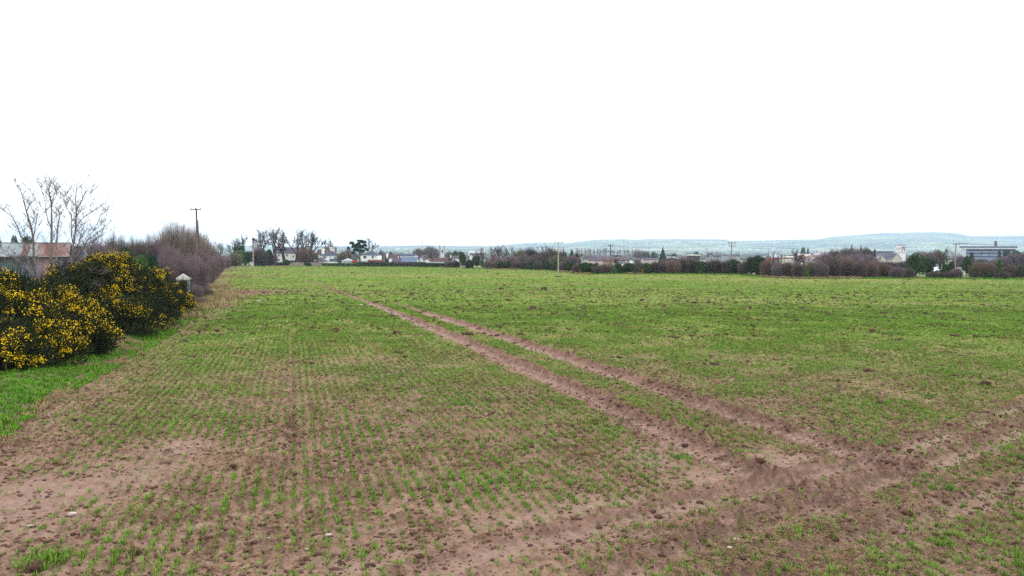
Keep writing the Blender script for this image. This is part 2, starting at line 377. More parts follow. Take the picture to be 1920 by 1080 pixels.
def land_mat(name, near):
    m = bpy.data.materials.new(name); m.use_nodes = True; t = m.node_tree; p = t.nodes['Principled BSDF']; L = t.links.new; p.inputs['Roughness'].default_value = 1
    p.inputs['Specular IOR Level'].default_value = .1
    g = N(t, 'ShaderNodeNewGeometry'); q = N(t, 'ShaderNodeMapping'); q.inputs['Scale'].default_value = (1 / 330., 1 / 260., 0) if not near else (1 / 90., 1 / 90., 0)
    wn = N(t, 'ShaderNodeTexNoise'); wn.inputs['Scale'].default_value = .004; L(g.outputs['Position'], wn.inputs['Vector'])
    wm = N(t, 'ShaderNodeVectorMath', operation='MULTIPLY_ADD'); wm.inputs[1].default_value = (1.2, 1.2, 0); L(wn.outputs['Color'], wm.inputs[0]); L(q.outputs[0], wm.inputs[2])
    L(g.outputs['Position'], q.inputs[0])
    v = N(t, 'ShaderNodeTexVoronoi'); v.inputs['Randomness'].default_value = .8; L(wm.outputs[0], v.inputs['Vector']); v.inputs['Scale'].default_value = 1
    r = N(t, 'ShaderNodeValToRGB'); r.color_ramp.interpolation = 'CONSTANT'; sx = N(t, 'ShaderNodeSeparateColor'); L(v.outputs['Color'], sx.inputs[0]); L(sx.outputs[0], r.inputs[0])
    cols = [(0, (.12, .17, .07)), (.22, (.20, .25, .11)), (.42, (.075, .10, .06)), (.55, (.30, .30, .19)), (.68, (.16, .21, .09)), (.82, (.22, .17, .15)), (.92, (.04, .055, .045))]
    r.color_ramp.elements[0].color = (*cols[0][1], 1)
    while len(r.color_ramp.elements) > 1: r.color_ramp.elements.remove(r.color_ramp.elements[-1])
    for a, c in cols[1:]: r.color_ramp.elements.new(a).color = (*c, 1)
    ve = N(t, 'ShaderNodeTexVoronoi', feature='DISTANCE_TO_EDGE'); ve.inputs['Randomness'].default_value = .8; L(wm.outputs[0], ve.inputs['Vector'])
    ed = N(t, 'ShaderNodeMapRange'); ed.inputs[1].default_value = .03; ed.inputs[2].default_value = .07; L(ve.outputs[0], ed.inputs[0])
    x1 = N(t, 'ShaderNodeMix', data_type='RGBA'); x1.inputs[6].default_value = (.035, .045, .03, 1); L(ed.outputs[0], x1.inputs[0]); L(r.outputs[0], x1.inputs[7])
    # scattered woods
    n = N(t, 'ShaderNodeTexNoise'); n.inputs['Scale'].default_value = .0016 if not near else .006; n.inputs['Detail'].default_value = 7; L(g.outputs['Position'], n.inputs['Vector'])
    wr = N(t, 'ShaderNodeMapRange'); wr.inputs[1].default_value = .555; wr.inputs[2].default_value = .58; L(n.outputs[0], wr.inputs[0])
    x2 = N(t, 'ShaderNodeMix', data_type='RGBA'); x2.inputs[7].default_value = (.035, .045, .035, 1); L(wr.outputs[0], x2.inputs[0]); L(x1.outputs[2], x2.inputs[6])
    L(x2.outputs[2], p.inputs['Base Color']); return m
sheet('farmland', np.concatenate([np.linspace(1.5, 300, 40), np.geomspace(310, 3600, 90)]), np.linspace(-1.6, 1.6, 120), land_mat('farmland', True), .2)
sheet('hills', np.linspace(3600, 8200, 110), np.linspace(-1.3, 1.3, 420), land_mat('hills', False), 0)
tag(MB().box(-700, 700, -420, 1.6, -1.5, -.3).build('farmland', VG), kind='structure')

# ---------------------------------------------------------------- grass, straw, clods
rng = np.random.default_rng(11)
def blades(name, x, y, zf, nb, L, wd, spread, lean, m, label, cat, parent=None, kind='stuff', up=1.0):
    n = len(x); x = np.repeat(x, nb); y = np.repeat(y, nb); z = np.repeat(zf, nb); k = n * nb
    Lr = (np.repeat(L, nb) if hasattr(L, '__len__') else L) * rng.uniform(.5, 1.15, k); W = (np.repeat(wd, nb) if hasattr(wd, '__len__') else wd) * rng.uniform(.7, 1.2, k)
    sp = np.repeat(spread, nb) if hasattr(spread, '__len__') else spread
    a = rng.uniform(0, 2 * np.pi, k); rr = rng.uniform(0, 1, k) * sp
    bx, by = x + np.cos(a) * rr, y + np.sin(a) * rr
    le = rng.uniform(.1, 1, k) * lean; a2 = a + rng.normal(0, .5, k)
    dx, dy, dz = np.cos(a2) * le, np.sin(a2) * le, np.ones(k) * up
    nn = np.sqrt(dx ** 2 + dy ** 2 + dz ** 2); dx, dy, dz = dx / nn, dy / nn, dz / nn
    px_, py_ = -np.sin(a2 + rng.normal(0, .6, k)), np.cos(a2)
    B = np.stack([bx, by, z - .01], 1); D = np.stack([dx, dy, dz], 1) * Lr[:, None]; P = np.stack([px_, py_, np.zeros(k)], 1) * W[:, None] / 2
    mid = B + D * .55; tip = B + D; tip[:, 2] -= Lr * le * .25
    V = np.stack([B - P * .7, B + P * .7, mid + P, mid - P, tip], 1).reshape(-1, 3)
    i = np.arange(k)[:, None] * 5
    q = np.concatenate([i + np.array([0, 1, 2]), i + np.array([0, 2, 3]), i + np.array([3, 2, 4])])
    o = link(name, np_mesh(name, V, q), m, parent)
    return tag(o, label, cat, kind=kind) if label else o
CROP = mat('crop_leaf', (.078, .175, .018), (.180, .290, .045), scale=.35, isl=.55, rough=.6, spec=.3)
CROPD = mat('tired_leaf', (.10, .13, .022), (.19, .15, .055), scale=.7, isl=.6, rough=.8)
def scatter(y0, y1, dens, umax=None):
    umax = umax or (1.0 if y0 < 14 else .86)
    area = umax * (y1 ** 2 - y0 ** 2); n = int(area * dens); yy = np.sqrt(rng.uniform(y0 ** 2, y1 ** 2, n)); return yy * rng.uniform(-umax, umax, n), yy
def row_snap(x, y, jit):
    u, v = rowcoord(x, y); ph = 1.3 * vn(x / 3., y / 3., 44) / (2 * math.pi)
    u2 = (np.round(u / .17 + ph) - ph) * .17 + rng.normal(0, jit, len(u))
    c, s = math.cos(ROWA), math.sin(ROWA); return u2 * c + v * s, -u2 * s + v * c
for (y0, y1, dens, nb, Lm, wd, sp, jit, lean) in ((5., 13, 130, 9, .105, .0095, .040, .014, .9), (13, 24, 190, 6, .10, .012, .05, .020, .9), (24, 45, 135, 5, .11, .02, .07, .035, .9),
                                                (45, 90, 11, 6, .10, .04, .14, .06, 1.0), (90, 215, 1.5, 6, .11, .09, .4, .2, 1.0)):
    x, y = scatter(max(4.6, y0 * .8), y1 * 1.2, dens); fade = sstep(y0 * .8, y0 * 1.2, y) * (1 - sstep(y1 * .8, y1 * 1.2, y)) if y0 > 6 else 1 - sstep(y1 * .8, y1 * 1.2, y); q_ = rng.uniform(0, 1, len(x)) < fade; x, y = row_snap(x[q_], y[q_], jit)
    ok = (x > EL(y) + .15) & (y < FB(x / y) - .5); x, y = x[ok], y[ok]
    hh, cr, cv, tu = field_maps(x, y)
    vig = fbm(x / 1.4, y / 1.4, 55, 3)
    keep = rng.uniform(0, 1, len(x)) < np.clip((cv * .95 - .04) * (.60 + .6 * sstep(.30, .55, vig)) + .03 * (cv > .2), 0, 1)
    x, y, zz, vig = x[keep], y[keep], (plane(x, y) + hh)[keep], vig[keep]
    Lr = Lm * (.45 + .8 * vig) * np.where(rng.uniform(0, 1, len(x)) < .02, 1.5, 1)
    tired = vn(x / 1.1, y / 1.1, 58) * .55 + rng.uniform(0, .5, len(x)) > .66
    if y0 < 40: pass
    for mm, sel, nm, lb in ((CROP, ~tired, 'crop_grass', 'green cereal seedlings growing in drill rows across the field'), (CROPD, tired, 'crop_grass', 'yellowed cereal seedlings mixed through the drill rows')):
        if sel.sum(): blades(nm, x[sel], y[sel], zz[sel], nb, Lr[sel] * (1 if mm is CROP else .8), wd, sp, lean, mm, lb, 'crop')
# weedy tufts on the headland at lower right and the odd strong tuft
def spots(L, n, s, wid, Lb, m=CROP, name='grass_tuft', lab=''):
    for i, (px, py) in enumerate(L):
        g = G(px, py); x = g[0] + np.clip(rng.normal(0, s, n), -1.6 * s, 1.6 * s); y = g[1] + np.clip(rng.normal(0, s * .8, n), -1.3 * s, 1.3 * s)
        blades(name, x, y, Hs(x, y), 8, Lb, wid, .03, .9, m, lab[i], 'grass tuft', kind='thing')
spots([(1283, 862), (1744, 745), (930, 910), (1770, 925), (1905, 860)], 16, .08, .010, .10, mat('tuft_green', (.05, .16, .015), (.11, .23, .03), isl=.6, scale=3), 'grass_tuft',
      ['bright green grass tuft beside the nearer muddy tractor track', 'bright green grass tuft far out on the right of the field', 'bright green seedling tuft in the middle of the drill rows',
       'green grass tuft among straw at the lower right headland', 'green grass tuft at the right edge above the straw'])
spots([(85, 1058)], 55, .14, .012, .14, CROP, 'grass_tuft', ['wide grass tussock on a broken sod in the lower left corner'])
spots([(1105, 858)], 22, .07, .012, .12, mat('dead_tuft', (.34, .24, .12), (.20, .13, .07), isl=.5, scale=3), 'grass_tuft', ['dead straw coloured tuft between the drill rows and the track'])
x, y = scatter(6, 17, 60, .82); gx = x / y * F + 960
tt, _, _ = pdist(x, y, RT1)
k = (rng.uniform(0, 1, len(x)) < sstep(950, 1400, gx) * (y < 15) * .9) & (fbm(x, y, 33, 2) > .42) & (field_maps(x, y)[1] < .5); x, y = x[k], y[k]
q_ = vn(x / .8, y / .8, 36) > .48
for m_, s_, lb in ((CROPD, ~q_, 'short ragged yellowed grass over the headland at lower right'), (CROP, q_, 'short green grass in strips between the headland ruts')): blades('headland_grass', x[s_], y[s_], Hs(x[s_], y[s_]), 6, .075, .009, .05, 1.2, m_, lb, 'grass')
STRAW = mat('straw', (.27, .18, .11), (.15, .09, .06), isl=.7, scale=2)
def straws(n, c, s, name='straw_litter', label='pale broken straw strewn over the lower right headland'):
    P = []
    for (px, py, sx, sy, q) in c:
        g = G(px, py); P.append(np.stack([g[0] + rng.normal(0, sx, q), g[1] + rng.normal(0, sy, q)], 1))
    P = np.concatenate(P); P = P[P[:, 0] > EL(P[:, 1]) + .2]; zz = Hs(P[:, 0], P[:, 1]) + .012; k = len(P); a = rng.uniform(0, 2 * np.pi, k); L = rng.uniform(.03, .13, k) * s; W = .0026 * s
    d = np.stack([np.cos(a), np.sin(a), rng.normal(0, .12, k)], 1) * L[:, None] / 2; pp = np.stack([-np.sin(a), np.cos(a), rng.normal(0, .6, k)], 1) * W
    c0 = np.stack([P[:, 0], P[:, 1], zz], 1); V = np.stack([c0 - d - pp, c0 + d - pp, c0 + d + pp, c0 - d + pp], 1).reshape(-1, 3)
    tag(link(name, np_mesh(name, V, np.arange(4 * k).reshape(-1, 4)), STRAW), label, 'straw', kind='stuff')
straws(0, [(1420, 1040, .5, .4, 1500), (1500, 1010, .6, .4, 1500), (1650, 960, .9, .5, 1200), (1700, 1000, 1.2, .5, 1500), (1850, 930, 1.2, .7, 900), (1560, 1060, .8, .3, 1200), (960, 900, 5, 3, 500), (1400, 820, 3, 3, 400)], 1.0)
# loose clods, dark against the crust
def lump(n, seed, sub=1, rough_=.35):
    r_ = np.random.default_rng(seed); t = (1 + 5 ** .5) / 2
    V = np.array([(-1, t, 0), (1, t, 0), (-1, -t, 0), (1, -t, 0), (0, -1, t), (0, 1, t), (0, -1, -t), (0, 1, -t), (t, 0, -1), (t, 0, 1), (-t, 0, -1), (-t, 0, 1)], float); V /= np.linalg.norm(V[0])
    Fi = np.array([(0, 11, 5), (0, 5, 1), (0, 1, 7), (0, 7, 10), (0, 10, 11), (1, 5, 9), (5, 11, 4), (11, 10, 2), (10, 7, 6), (7, 1, 8), (3, 9, 4), (3, 4, 2), (3, 2, 6), (3, 6, 8), (3, 8, 9), (4, 9, 5), (2, 4, 11), (6, 2, 10), (8, 6, 7), (9, 8, 1)])
    V = [tuple(v) for v in V]; Fl = [tuple(f) for f in Fi]
    for _ in range(sub):
        c = {}; nf = []
        def mid(a, b):
            k = (min(a, b), max(a, b))
            if k not in c: v = np.array(V[a]) + np.array(V[b]); v /= np.linalg.norm(v); c[k] = len(V); V.append(tuple(v))
            return c[k]
        for a, b, d in Fl:
            ab, bd, da = mid(a, b), mid(b, d), mid(d, a); nf += [(a, ab, da), (b, bd, ab), (d, da, bd), (ab, bd, da)]
        Fl = nf
    V = np.array(V); V *= (1 + r_.uniform(-rough_, rough_, len(V)))[:, None]; return V, np.array(Fl)
V0, F0 = lump(0, 3, 1, .33)
x, y = scatter(6, 20, 60); s_ = rng.gamma(1.3, .006, len(x)) + .004
x2, y2 = scatter(20, 70, 5); s2 = rng.gamma(1.3, .014, len(x2)) + .012
x3, y3 = scatter(70, 200, .12); s3 = rng.gamma(1.3, .022, len(x3)) + .03
x, y, s_ = np.concatenate([x, x2, x3]), np.concatenate([y, y2, y3]), np.concatenate([s_, s2, s3])
ok = (x > EL(y)) & (y < FB(x / y) - 1) & (vn(x / 1.5, y / 1.5, 66) > .3); x, y, s_ = x[ok], y[ok], s_[ok]
zz = Hs(x, y); k = len(x); Q = V0[None] * rng.uniform(.7, 1.3, (k, len(V0), 1)) * s_[:, None, None] * np.array([1.3, 1, .55]); Q += np.stack([x, y, zz + s_ * .12 + .05 * (y > 28)], 1)[:, None]
CLOD = mat('clod', (.095, .053, .038), (.055, .030, .023), scale=18, isl=.4)
tag(link('soil_clods', np_mesh('soil_clods', Q.reshape(-1, 3), (F0[None] + (np.arange(k) * len(V0))[:, None, None]).reshape(-1, 3)), CLOD), 'loose dark clods of earth scattered over the whole field', 'soil', kind='stuff')
V1, F1 = lump(0, 4, 0, .35)
x, y = scatter(5.6, 24, 250); ok = (rng.uniform(0, 1, len(x)) < np.clip(1.1 - y / 24, .1, 1)) & (x > EL(y)); x, y = x[ok], y[ok]; _, cr_, _, tu_ = field_maps(x, y)
ok = rng.uniform(0, 1, len(x)) < (.12 + .9 * sstep(.38, .62, fbm(x / .6, y / .6, 68, 3))) * (1 - .65 * cr_); x, y = x[ok], y[ok]
s_ = rng.gamma(1.6, .0045, len(x)) + .004 + .0004 * y; zz = Hs(x, y); k = len(x); Q = V1[None] * rng.uniform(.65, 1.35, (k, len(V1), 1)) * s_[:, None, None] * np.array([1.3, 1, .8]); Q += np.stack([x, y, zz + s_ * .25], 1)[:, None]
tag(link('soil_crumbs', np_mesh('soil_crumbs', Q.reshape(-1, 3), (F1[None] + (np.arange(k) * len(V1))[:, None, None]).reshape(-1, 3)), mat('crumb', (.170, .102, .077), (.085, .047, .034), scale=9, isl=.6)), 'small brown crumbs of soil over the near part of the field', 'soil', kind='stuff')
bigc = [(1848, 723, .13, 'largest dark clod, alone on the right side of the field'), (1627, 698, .11, 'dark clod left of and beyond the largest one'), (1425, 886, .07, 'reddish clod on pale mud where the near track ends'),
        (1708, 845, .07, 'dark clod on the bare turning ground at right'), (1650, 758, .09, 'brown clod in the grass beyond the turning ground'), (1312, 940, .05, 'dark clod at the edge of the lower wet patch'),
        (840, 942, .05, 'dark clod in the middle drill rows near the bottom'), (437, 885, .055, 'dark clod in the left drill rows'), (255, 1040, .07, 'dark crumbling clod near the lower left corner'), (70, 1068, .10, 'dark underside of broken sod in the lower left corner'),
        (1020, 543, .30, 'dark clod far out near the pole in the field'), (1000, 580, .22, 'dark clod in the green middle distance')]
for i, (px, py, r_, lb) in enumerate(bigc):
    g = G(px, py); r_ *= .78; v, f = lump(0, 100 + i, 2, .30); v = v * np.array([1.2, 1, .8]) * r_
    tag(link('clod', np_mesh('clod', v, f), CLOD, loc=(g[0], g[1], float(Hs(*g)[0]) + r_ * .35)), lb, 'clod', 'big clods of earth')
STONE = mat('pale_stone', (.44, .38, .33), (.28, .23, .19), scale=20)
for i, (px, py, r_, lb) in enumerate([(135, 972, .045, 'largest white stone, on the smooth mud at lower left'), (57, 992, .03, 'flat pale stone left of the largest white stone'), (617, 1011, .032, 'pale rounded stone among seedlings at bottom centre'), (505, 1012, .02, 'small flat white stone left of the bottom centre stone'),
        (575, 1037, .018, 'small white stone below the bottom centre stone'), (294, 988, .018, 'small white stone in the rows right of the smooth mud'), (486, 567, .13, 'white stone lying in green crop at the far left'), (678, 575, .11, 'white stone on green crop left of the tractor tracks'),
        (1381, 1003, .030, 'long white flint in the lower right rut'), (1360, 1018, .026, 'white flint just left of the long one in the rut'), (1368, 1034, .024, 'white flint nearest the camera in the rut'), (1077, 905, .018, 'tiny white stone in the rows near the wet patch')]):
    g = G(px, py); v, f = lump(0, 200 + i, 1, .18); v = v * np.array([1.4, .9, .55]) * r_
    tag(link('stone', np_mesh('stone', v, f), STONE, loc=(g[0], g[1], float(Hs(*g)[0]) + r_ * .35)), lb, 'stone', 'pale stones on the field')
# verge grass
VGR = mat('verge_leaf', (.060, .180, .009), (.140, .285, .026), isl=.5, scale=.8, rough=.6); DRY = mat('dry_leaf', (.36, .27, .14), (.20, .16, .08), isl=.6, scale=1)
for (y0, y1, dens, wd) in ((8, 30, 95, .016), (30, 62, 30, .03)):
    n = int((y1 - y0) * 5.5 * dens); y = rng.uniform(y0, y1, n); ee = rng.uniform(-.15, 1, n) * 3.9 ; x = EL(y) - ee
    ok = (x / y > -.86); x, y, ee = x[ok], y[ok], ee[ok]
    dry = fbm(x / 1.2, y / 1.2, 88, 3) + .12 * sstep(1.2, 3, ee) - .10 > .52
    zz = plane(x, y) + verge_h(x, y)
    for m_, s_, nm, lb in ((VGR, ~dry, 'verge_grass', 'long bright green grass on the bank below the gorse'), (DRY, dry, 'dry_grass', 'dry straw coloured grass patches on the bank below the gorse')):
        blades(nm, x[s_], y[s_], zz[s_], 7, .13 if m_ is VGR else .16, wd, .05, 1.0, m_, lb, 'grass')
for (px, py, n, s, L) in ((398, 562, 700, 1.5, .5), (385, 575, 500, 1.2, .5), (398, 540, 400, 1.5, .5), (372, 582, 300, 1.0, .45), (400, 552, 300, 1.5, .45), (425, 508, 300, 5, .6), (410, 520, 400, 4, .6), (345, 596, 300, .8, .4)):
    g = G(px, py); x = g[0] - 1.0 + rng.normal(0, s, n); y = g[1] + rng.normal(0, s, n); zz = plane(x, y) + .05
    blades('dead_grass', x, y, zz, 5, L, .03, .1, .8, DRY, 'tall dead straw coloured grass along the left hedge foot', 'grass')
FY = np.array([FB((p - 960) / F) for p in range(450, 1990, 4)]); FX = np.array([(p - 960) / F for p in range(450, 1990, 4)]) * FY
x = np.repeat(FX, 7) + rng.normal(0, .6, len(FX) * 7); y = np.repeat(FY, 7) + rng.normal(.6, .5, len(FX) * 7); s_ = vn(x / 6, y / 6, 5) > .55
blades('rough_grass', x[~s_], y[~s_], plane(x, y)[~s_], 7, .35, .07, .3, .9, VGR, 'rough green grass along the foot of the far hedge', 'grass')
blades('dead_grass', x[s_], y[s_], plane(x, y)[s_], 7, .5, .07, .3, .9, DRY, 'dead straw coloured grass along the foot of the far hedge', 'grass')

# ---------------------------------------------------------------- plants
BARK = mat('bark', (.17, .145, .12), (.09, .075, .065), scale=3, bump=.4); BARKP = mat('pale_bark', (.26, .23, .21), (.13, .11, .10), scale=5, bump=.3)
BARKD = mat('dark_bark', (.065, .052, .050), (.035, .03, .03), scale=2)
TWG = mat('twig_purple', (.150, .105, .125), (.22, .165, .17), isl=.5, scale=.8, rnd=.18); TWR = mat('twig_russet', (.23, .155, .13), (.15, .105, .095), isl=.5, scale=.6, rnd=.15)
TWB = mat('twig_brown', (.075, .060, .056), (.145, .115, .100), isl=.5, scale=.6, rnd=.2); TWO = mat('twig_olive', (.14, .13, .075), (.22, .20, .13), isl=.5, scale=.6, rnd=.1)
IVY = mat('ivy_leaf', (.020, .042, .016), (.045, .075, .025), isl=.6, scale=1.5, rough=.6, rnd=.2); LEAF = mat('fresh_leaf', (.045, .10, .022), (.085, .14, .035), isl=.6, scale=1.5, rough=.6, rnd=.1)
PINE = mat('pine_leaf', (.018, .048, .032), (.04, .075, .035), isl=.6, scale=1, rnd=.1); GOR = mat('gorse_leaf', (.022, .032, .016), (.052, .062, .028), isl=.6, scale=1.2)
YEL = mat('gorse_bloom', (.80, .60, .012), (.70, .44, .008), isl=.6, scale=2, rough=.7); YELD = mat('gorse_bloom_far', (.46, .27, .03), (.30, .19, .03), isl=.6, scale=2)
def ribbons(P0, P1, P2, W, segs=3):      # quadratic curves as thin three-sided twigs
    k = len(P0); t = np.linspace(0, 1, segs + 1); d = P2 - P0
    a = np.cross(d, rng.normal(0, 1, (k, 3))); a /= np.linalg.norm(a, axis=1)[:, None] + 1e-9; b = np.cross(d, a); b /= np.linalg.norm(b, axis=1)[:, None] + 1e-9
    V = []
    for i, q in enumerate(t):
        c = (1 - q) ** 2 * P0 + 2 * q * (1 - q) * P1 + q * q * P2; w_ = (W * (1 - .75 * q))[:, None]
        for an in (0, 2.094, 4.189): V.append(c + w_ * (math.cos(an) * a + math.sin(an) * b))
    V = np.stack(V, 1).reshape(-1, 3); n = 3 * (segs + 1); Fc = []
    for i in range(segs):
        for j in range(3): Fc.append((i * 3 + j, i * 3 + (j + 1) % 3, i * 3 + 3 + (j + 1) % 3, i * 3 + 3 + j))
    return V, (np.array(Fc)[None] + (np.arange(k) * n)[:, None, None]).reshape(-1, 4)
def cat(parts):
    V = []; Fc = []; o = 0
    for v, f in parts: V.append(v); Fc.append(f + o); o += len(v)
    return np.concatenate(V), np.concatenate(Fc)
def twigbush(n, w_=.008, vase=.5, top=.35, bare=0.):
    """unit shrub: height 1, radius 1, stems fanning from the base"""
    a = rng.uniform(0, 2 * np.pi, n); rr = np.sqrt(rng.uniform(0, 1, n)); sd_ = int(rng.integers(999)); lump_ = .62 + .30 * vn(a * 2.2 + 9, rr * 2, sd_) + .22 * vn(a * 6 + 9, rr * 5, sd_ + 1)
    el = rng.uniform(0, 1, n) ** .6; hgt = (1 - top * rr ** 2) * lump_ * (bare + (1 - bare) * np.clip(.18 + el, 0, 1))
    P2 = np.stack([np.cos(a) * rr * lump_, np.sin(a) * rr * lump_, hgt], 1)
    st = rng.uniform(.0, .75, n)[:, None]; base = np.stack([np.cos(a) * rr * .35, np.sin(a) * rr * .35, 0 * a], 1)
    P0 = base * (1 - st) + (P2 * np.array([vase + .3, vase + .3, .9])) * st
    P0 += rng.normal(0, .04, (n, 3)); P0[:, 2] = np.maximum(P0[:, 2], 0)
    P1 = (P0 + P2) / 2 + rng.normal(0, .07, (n, 3)) + np.array([0, 0, .03]); q_ = np.array([1.06, 1.06, 1.10]); return ribbons(P0 * q_, P1 * q_, P2 * q_, w_ * rng.uniform(.5, 1.1, n))
def leaves(C, S, n, size, flat=.75):
    """n leaf faces over lumps with centres C and radii S"""
    k = rng.choice(len(C), n, p=np.array([s[0] * s[2] for s in S]) / sum(s[0] * s[2] for s in S)); d = rng.normal(0, 1, (n, 3)); d /= np.linalg.norm(d, axis=1)[:, None]
    d[:, 2] = np.where(d[:, 2] < -.3, -d[:, 2], d[:, 2])
    r = np.minimum(1.1, rng.uniform(.55, 1.12, n) ** .6 * (.82 + .3 * vn(d[:, 0] * 3 + k, d[:, 2] * 3 + k * 7., 5)))
    c = np.array(C)[k] + d * np.array(S)[k] * r[:, None]
    a = rng.normal(0, 1, (n, 3)) + d * .0; a /= np.linalg.norm(a, axis=1)[:, None]; b = np.cross(a, d + rng.normal(0, flat, (n, 3))); b /= np.linalg.norm(b, axis=1)[:, None] + 1e-9
    s = (size * rng.uniform(.5, 1.3, n))[:, None]
    V = np.stack([c - a * s, c + b * s * .6, c + a * s, c - b * s * .6], 1).reshape(-1, 3); return V, np.arange(4 * n).reshape(-1, 4)
def stems_mesh(nst=5, h=.75, r=.03, sp=.3):
    b = MB()
    for i in range(nst):
        a = random.uniform(0, 6.28); q = random.uniform(.3, 1) * sp; b.tube([(math.cos(a) * q * .2, math.sin(a) * q * .2, -.06), (math.cos(a) * q * .6, math.sin(a) * q * .6, h * .5), (math.cos(a) * q, math.sin(a) * q, h)], [r, r * .7, r * .25], 4)
    return b.mesh('trunk')
PROTO = {}
def tone(me, m):
    c = me.copy(); c.materials.clear(); c.materials.append(m); return c
def protoset(key, crowns, trunks, barkm, cm):
    PROTO[key] = [(np_mesh('crown', *c), t) for c, t in zip(crowns, trunks)]
    for c, t in PROTO[key]:
        c.materials.append(cm); 
        if not t.materials: t.materials.append(barkm)
protoset('purple', [twigbush(6000, .0055) for _ in range(3)], [stems_mesh() for _ in range(3)], BARKD, TWG)
for k_, m_ in (('russet', TWR), ('brown', TWB), ('olive', TWO)): PROTO[k_] = [(tone(c, m_), tone(t, BARKD)) for c, t in PROTO['purple']]
def lumps(n, up=.55):
    C, S = [], []
    for i in range(n):
        a = random.uniform(0, 6.28); q = random.uniform(0, .62); s = random.uniform(.25, .5); z_ = random.uniform(.2, 1 - s * .9)
        C.append((math.cos(a) * q, math.sin(a) * q, z_)); S.append((s * 1.1, s * 1.1, s * .9 * up * 1.4))
    C.append((0, 0, .45)); S.append((.7, .7, .5)); return C, S
protoset('ivy', [leaves(*lumps(9), 7000, .042) for _ in range(3)], [stems_mesh() for _ in range(3)], BARKD, IVY)
for k_, m_ in (('fresh', LEAF), ('pinegreen', PINE)): PROTO[k_] = [(tone(c, m_), tone(t, BARKD)) for c, t in PROTO['ivy']]
# mixed hedge shrubs: ivy below, twigs above, each kept as its own part
def conifer_mesh():
    P = []
    for i in range(26):
        f_ = i / 25; z_ = .06 + .92 * f_; r = (1 - f_) ** .85 + .03; n = int(240 * r) + 14; a = rng.uniform(0, 6.28, n); q = rng.uniform(.1, 1, n) ** .6 * r * (.8 + .25 * vn(a * 3, a * 0 + i, 4))
        c = np.stack([np.cos(a) * q, np.sin(a) * q, z_ - q * .10 + rng.normal(0, .012, n)], 1); d = np.stack([np.cos(a), np.sin(a), -.35 + 0 * a], 1) * .11 * (r + .3)[..., None] if False else np.stack([np.cos(a), np.sin(a), -.35 + 0 * a], 1) * .10
        s = np.stack([-np.sin(a), np.cos(a), rng.normal(0, .4, n)], 1) * .045
        P.append((np.stack([c - d - s * .3, c + s, c + d, c - s], 1).reshape(-1, 3), np.arange(4 * n).reshape(-1, 4)))
    return cat(P)
tr_ = MB().tube([(0, 0, -.03), (0, 0, .5), (0, 0, .97)], [.035, .02, .004], 6).mesh('trunk')
protoset('conifer', [conifer_mesh()], [tr_], BARKD, PINE)
# bare trees grown branch by branch
def bare_tree(seed, ht=1., sp=.5, depth=5, fork=3, trunk=.22, r0=.028, curve=.18, n0=1, droop=0.):
    rd = random.Random(seed); tb = MB(); tw0, tw1, tw2, tww = [], [], [], []
    def grow(p, d, L, r, lv):
        q = [p]; dd_ = d.copy(); n = 3
        for i in range(n):
            dd_ = dd_ + np.array([rd.gauss(0, curve), rd.gauss(0, curve), rd.gauss(0, curve * .5) + .06]); dd_ /= np.linalg.norm(dd_); q.append(q[-1] + dd_ * L / n)
        r1 = r * (.62 if lv else .72)
        if r > .0035: tb.tube(q, [r, r * .9, (r + r1) / 2, r1], 5 if lv < 2 else 4, cap=False)
        else: tw0.append(q[0]); tw1.append(q[1] * .5 + q[2] * .5); tw2.append(q[3]); tww.append(r)
        if lv >= depth: return
        kids = fork if lv else fork + 1
        for i in range(kids):
            t = rd.uniform(.35, 1) if (i and lv) else (1 if i == 0 else rd.uniform(.75, 1)); j = min(2, int(t * 3)); p0 = q[j] + (q[j + 1] - q[j]) * (t * 3 - j)
            a = rd.uniform(0, 6.28); ang = rd.uniform(.25, .62) * (sp * 2) if i else rd.uniform(.05, .25)
            s = np.array([math.cos(a), math.sin(a), 0]); s = s - dd_ * s.dot(dd_); s /= np.linalg.norm(s) + 1e-9
            nd = dd_ * math.cos(ang) + s * math.sin(ang); nd[2] += .08 - droop * lv * .1; nd /= np.linalg.norm(nd)
            grow(p0, nd, L * rd.uniform(.58, .86) * (.95 if i == 0 else .85), r1 * (.85 if i == 0 else .62), lv + 1)
    for i in range(n0):
        a = rd.uniform(0, 6.28); d = np.array([math.cos(a) * .3 * (n0 > 1), math.sin(a) * .3 * (n0 > 1), 1.]); d /= np.linalg.norm(d); grow(np.array([0, 0, -.02]), d, trunk, r0 / (n0 ** .5), 0)
    Vt, Ft = np.array(tb.v), np.array([f for f in tb.f if len(f) == 4]); k = Vt[:, 2].max() if not tw2 else max(Vt[:, 2].max(), np.array(tw2)[:, 2].max()); sc_ = ht / k
    rr = np.percentile(np.hypot(*np.array(tw2)[:, :2].T), 93) * sc_; nx = np.array([1 / rr, 1 / rr, 1.])
    a, b = ribbons(np.array(tw0) * sc_, np.array(tw1) * sc_, np.array(tw2) * sc_, np.maximum(np.array(tww), .0021) * sc_, 2)
    return Vt * sc_ * nx, Ft, a * nx, b
def treeset(key, args, bm, cm):
    L = []
    for kw in args:
        v, f, a, b = bare_tree(**kw); t = np_mesh('trunk', v, f); c = np_mesh('crown', a, b); t.materials.append(bm); c.materials.append(cm); t.polygons.foreach_set('use_smooth', np.ones(len(t.polygons), bool)); L.append((c, t))
    PROTO[key] = L
treeset('bare', [dict(seed=s, sp=.55, depth=6, fork=3, trunk=.20, r0=.022) for s in (2, 5, 9, 14)], BARKD, TWB)
treeset('poplar', [dict(seed=s, sp=.20, depth=5, fork=3, trunk=.28, r0=.016, curve=.06) for s in (3, 8)], BARK, TWG)
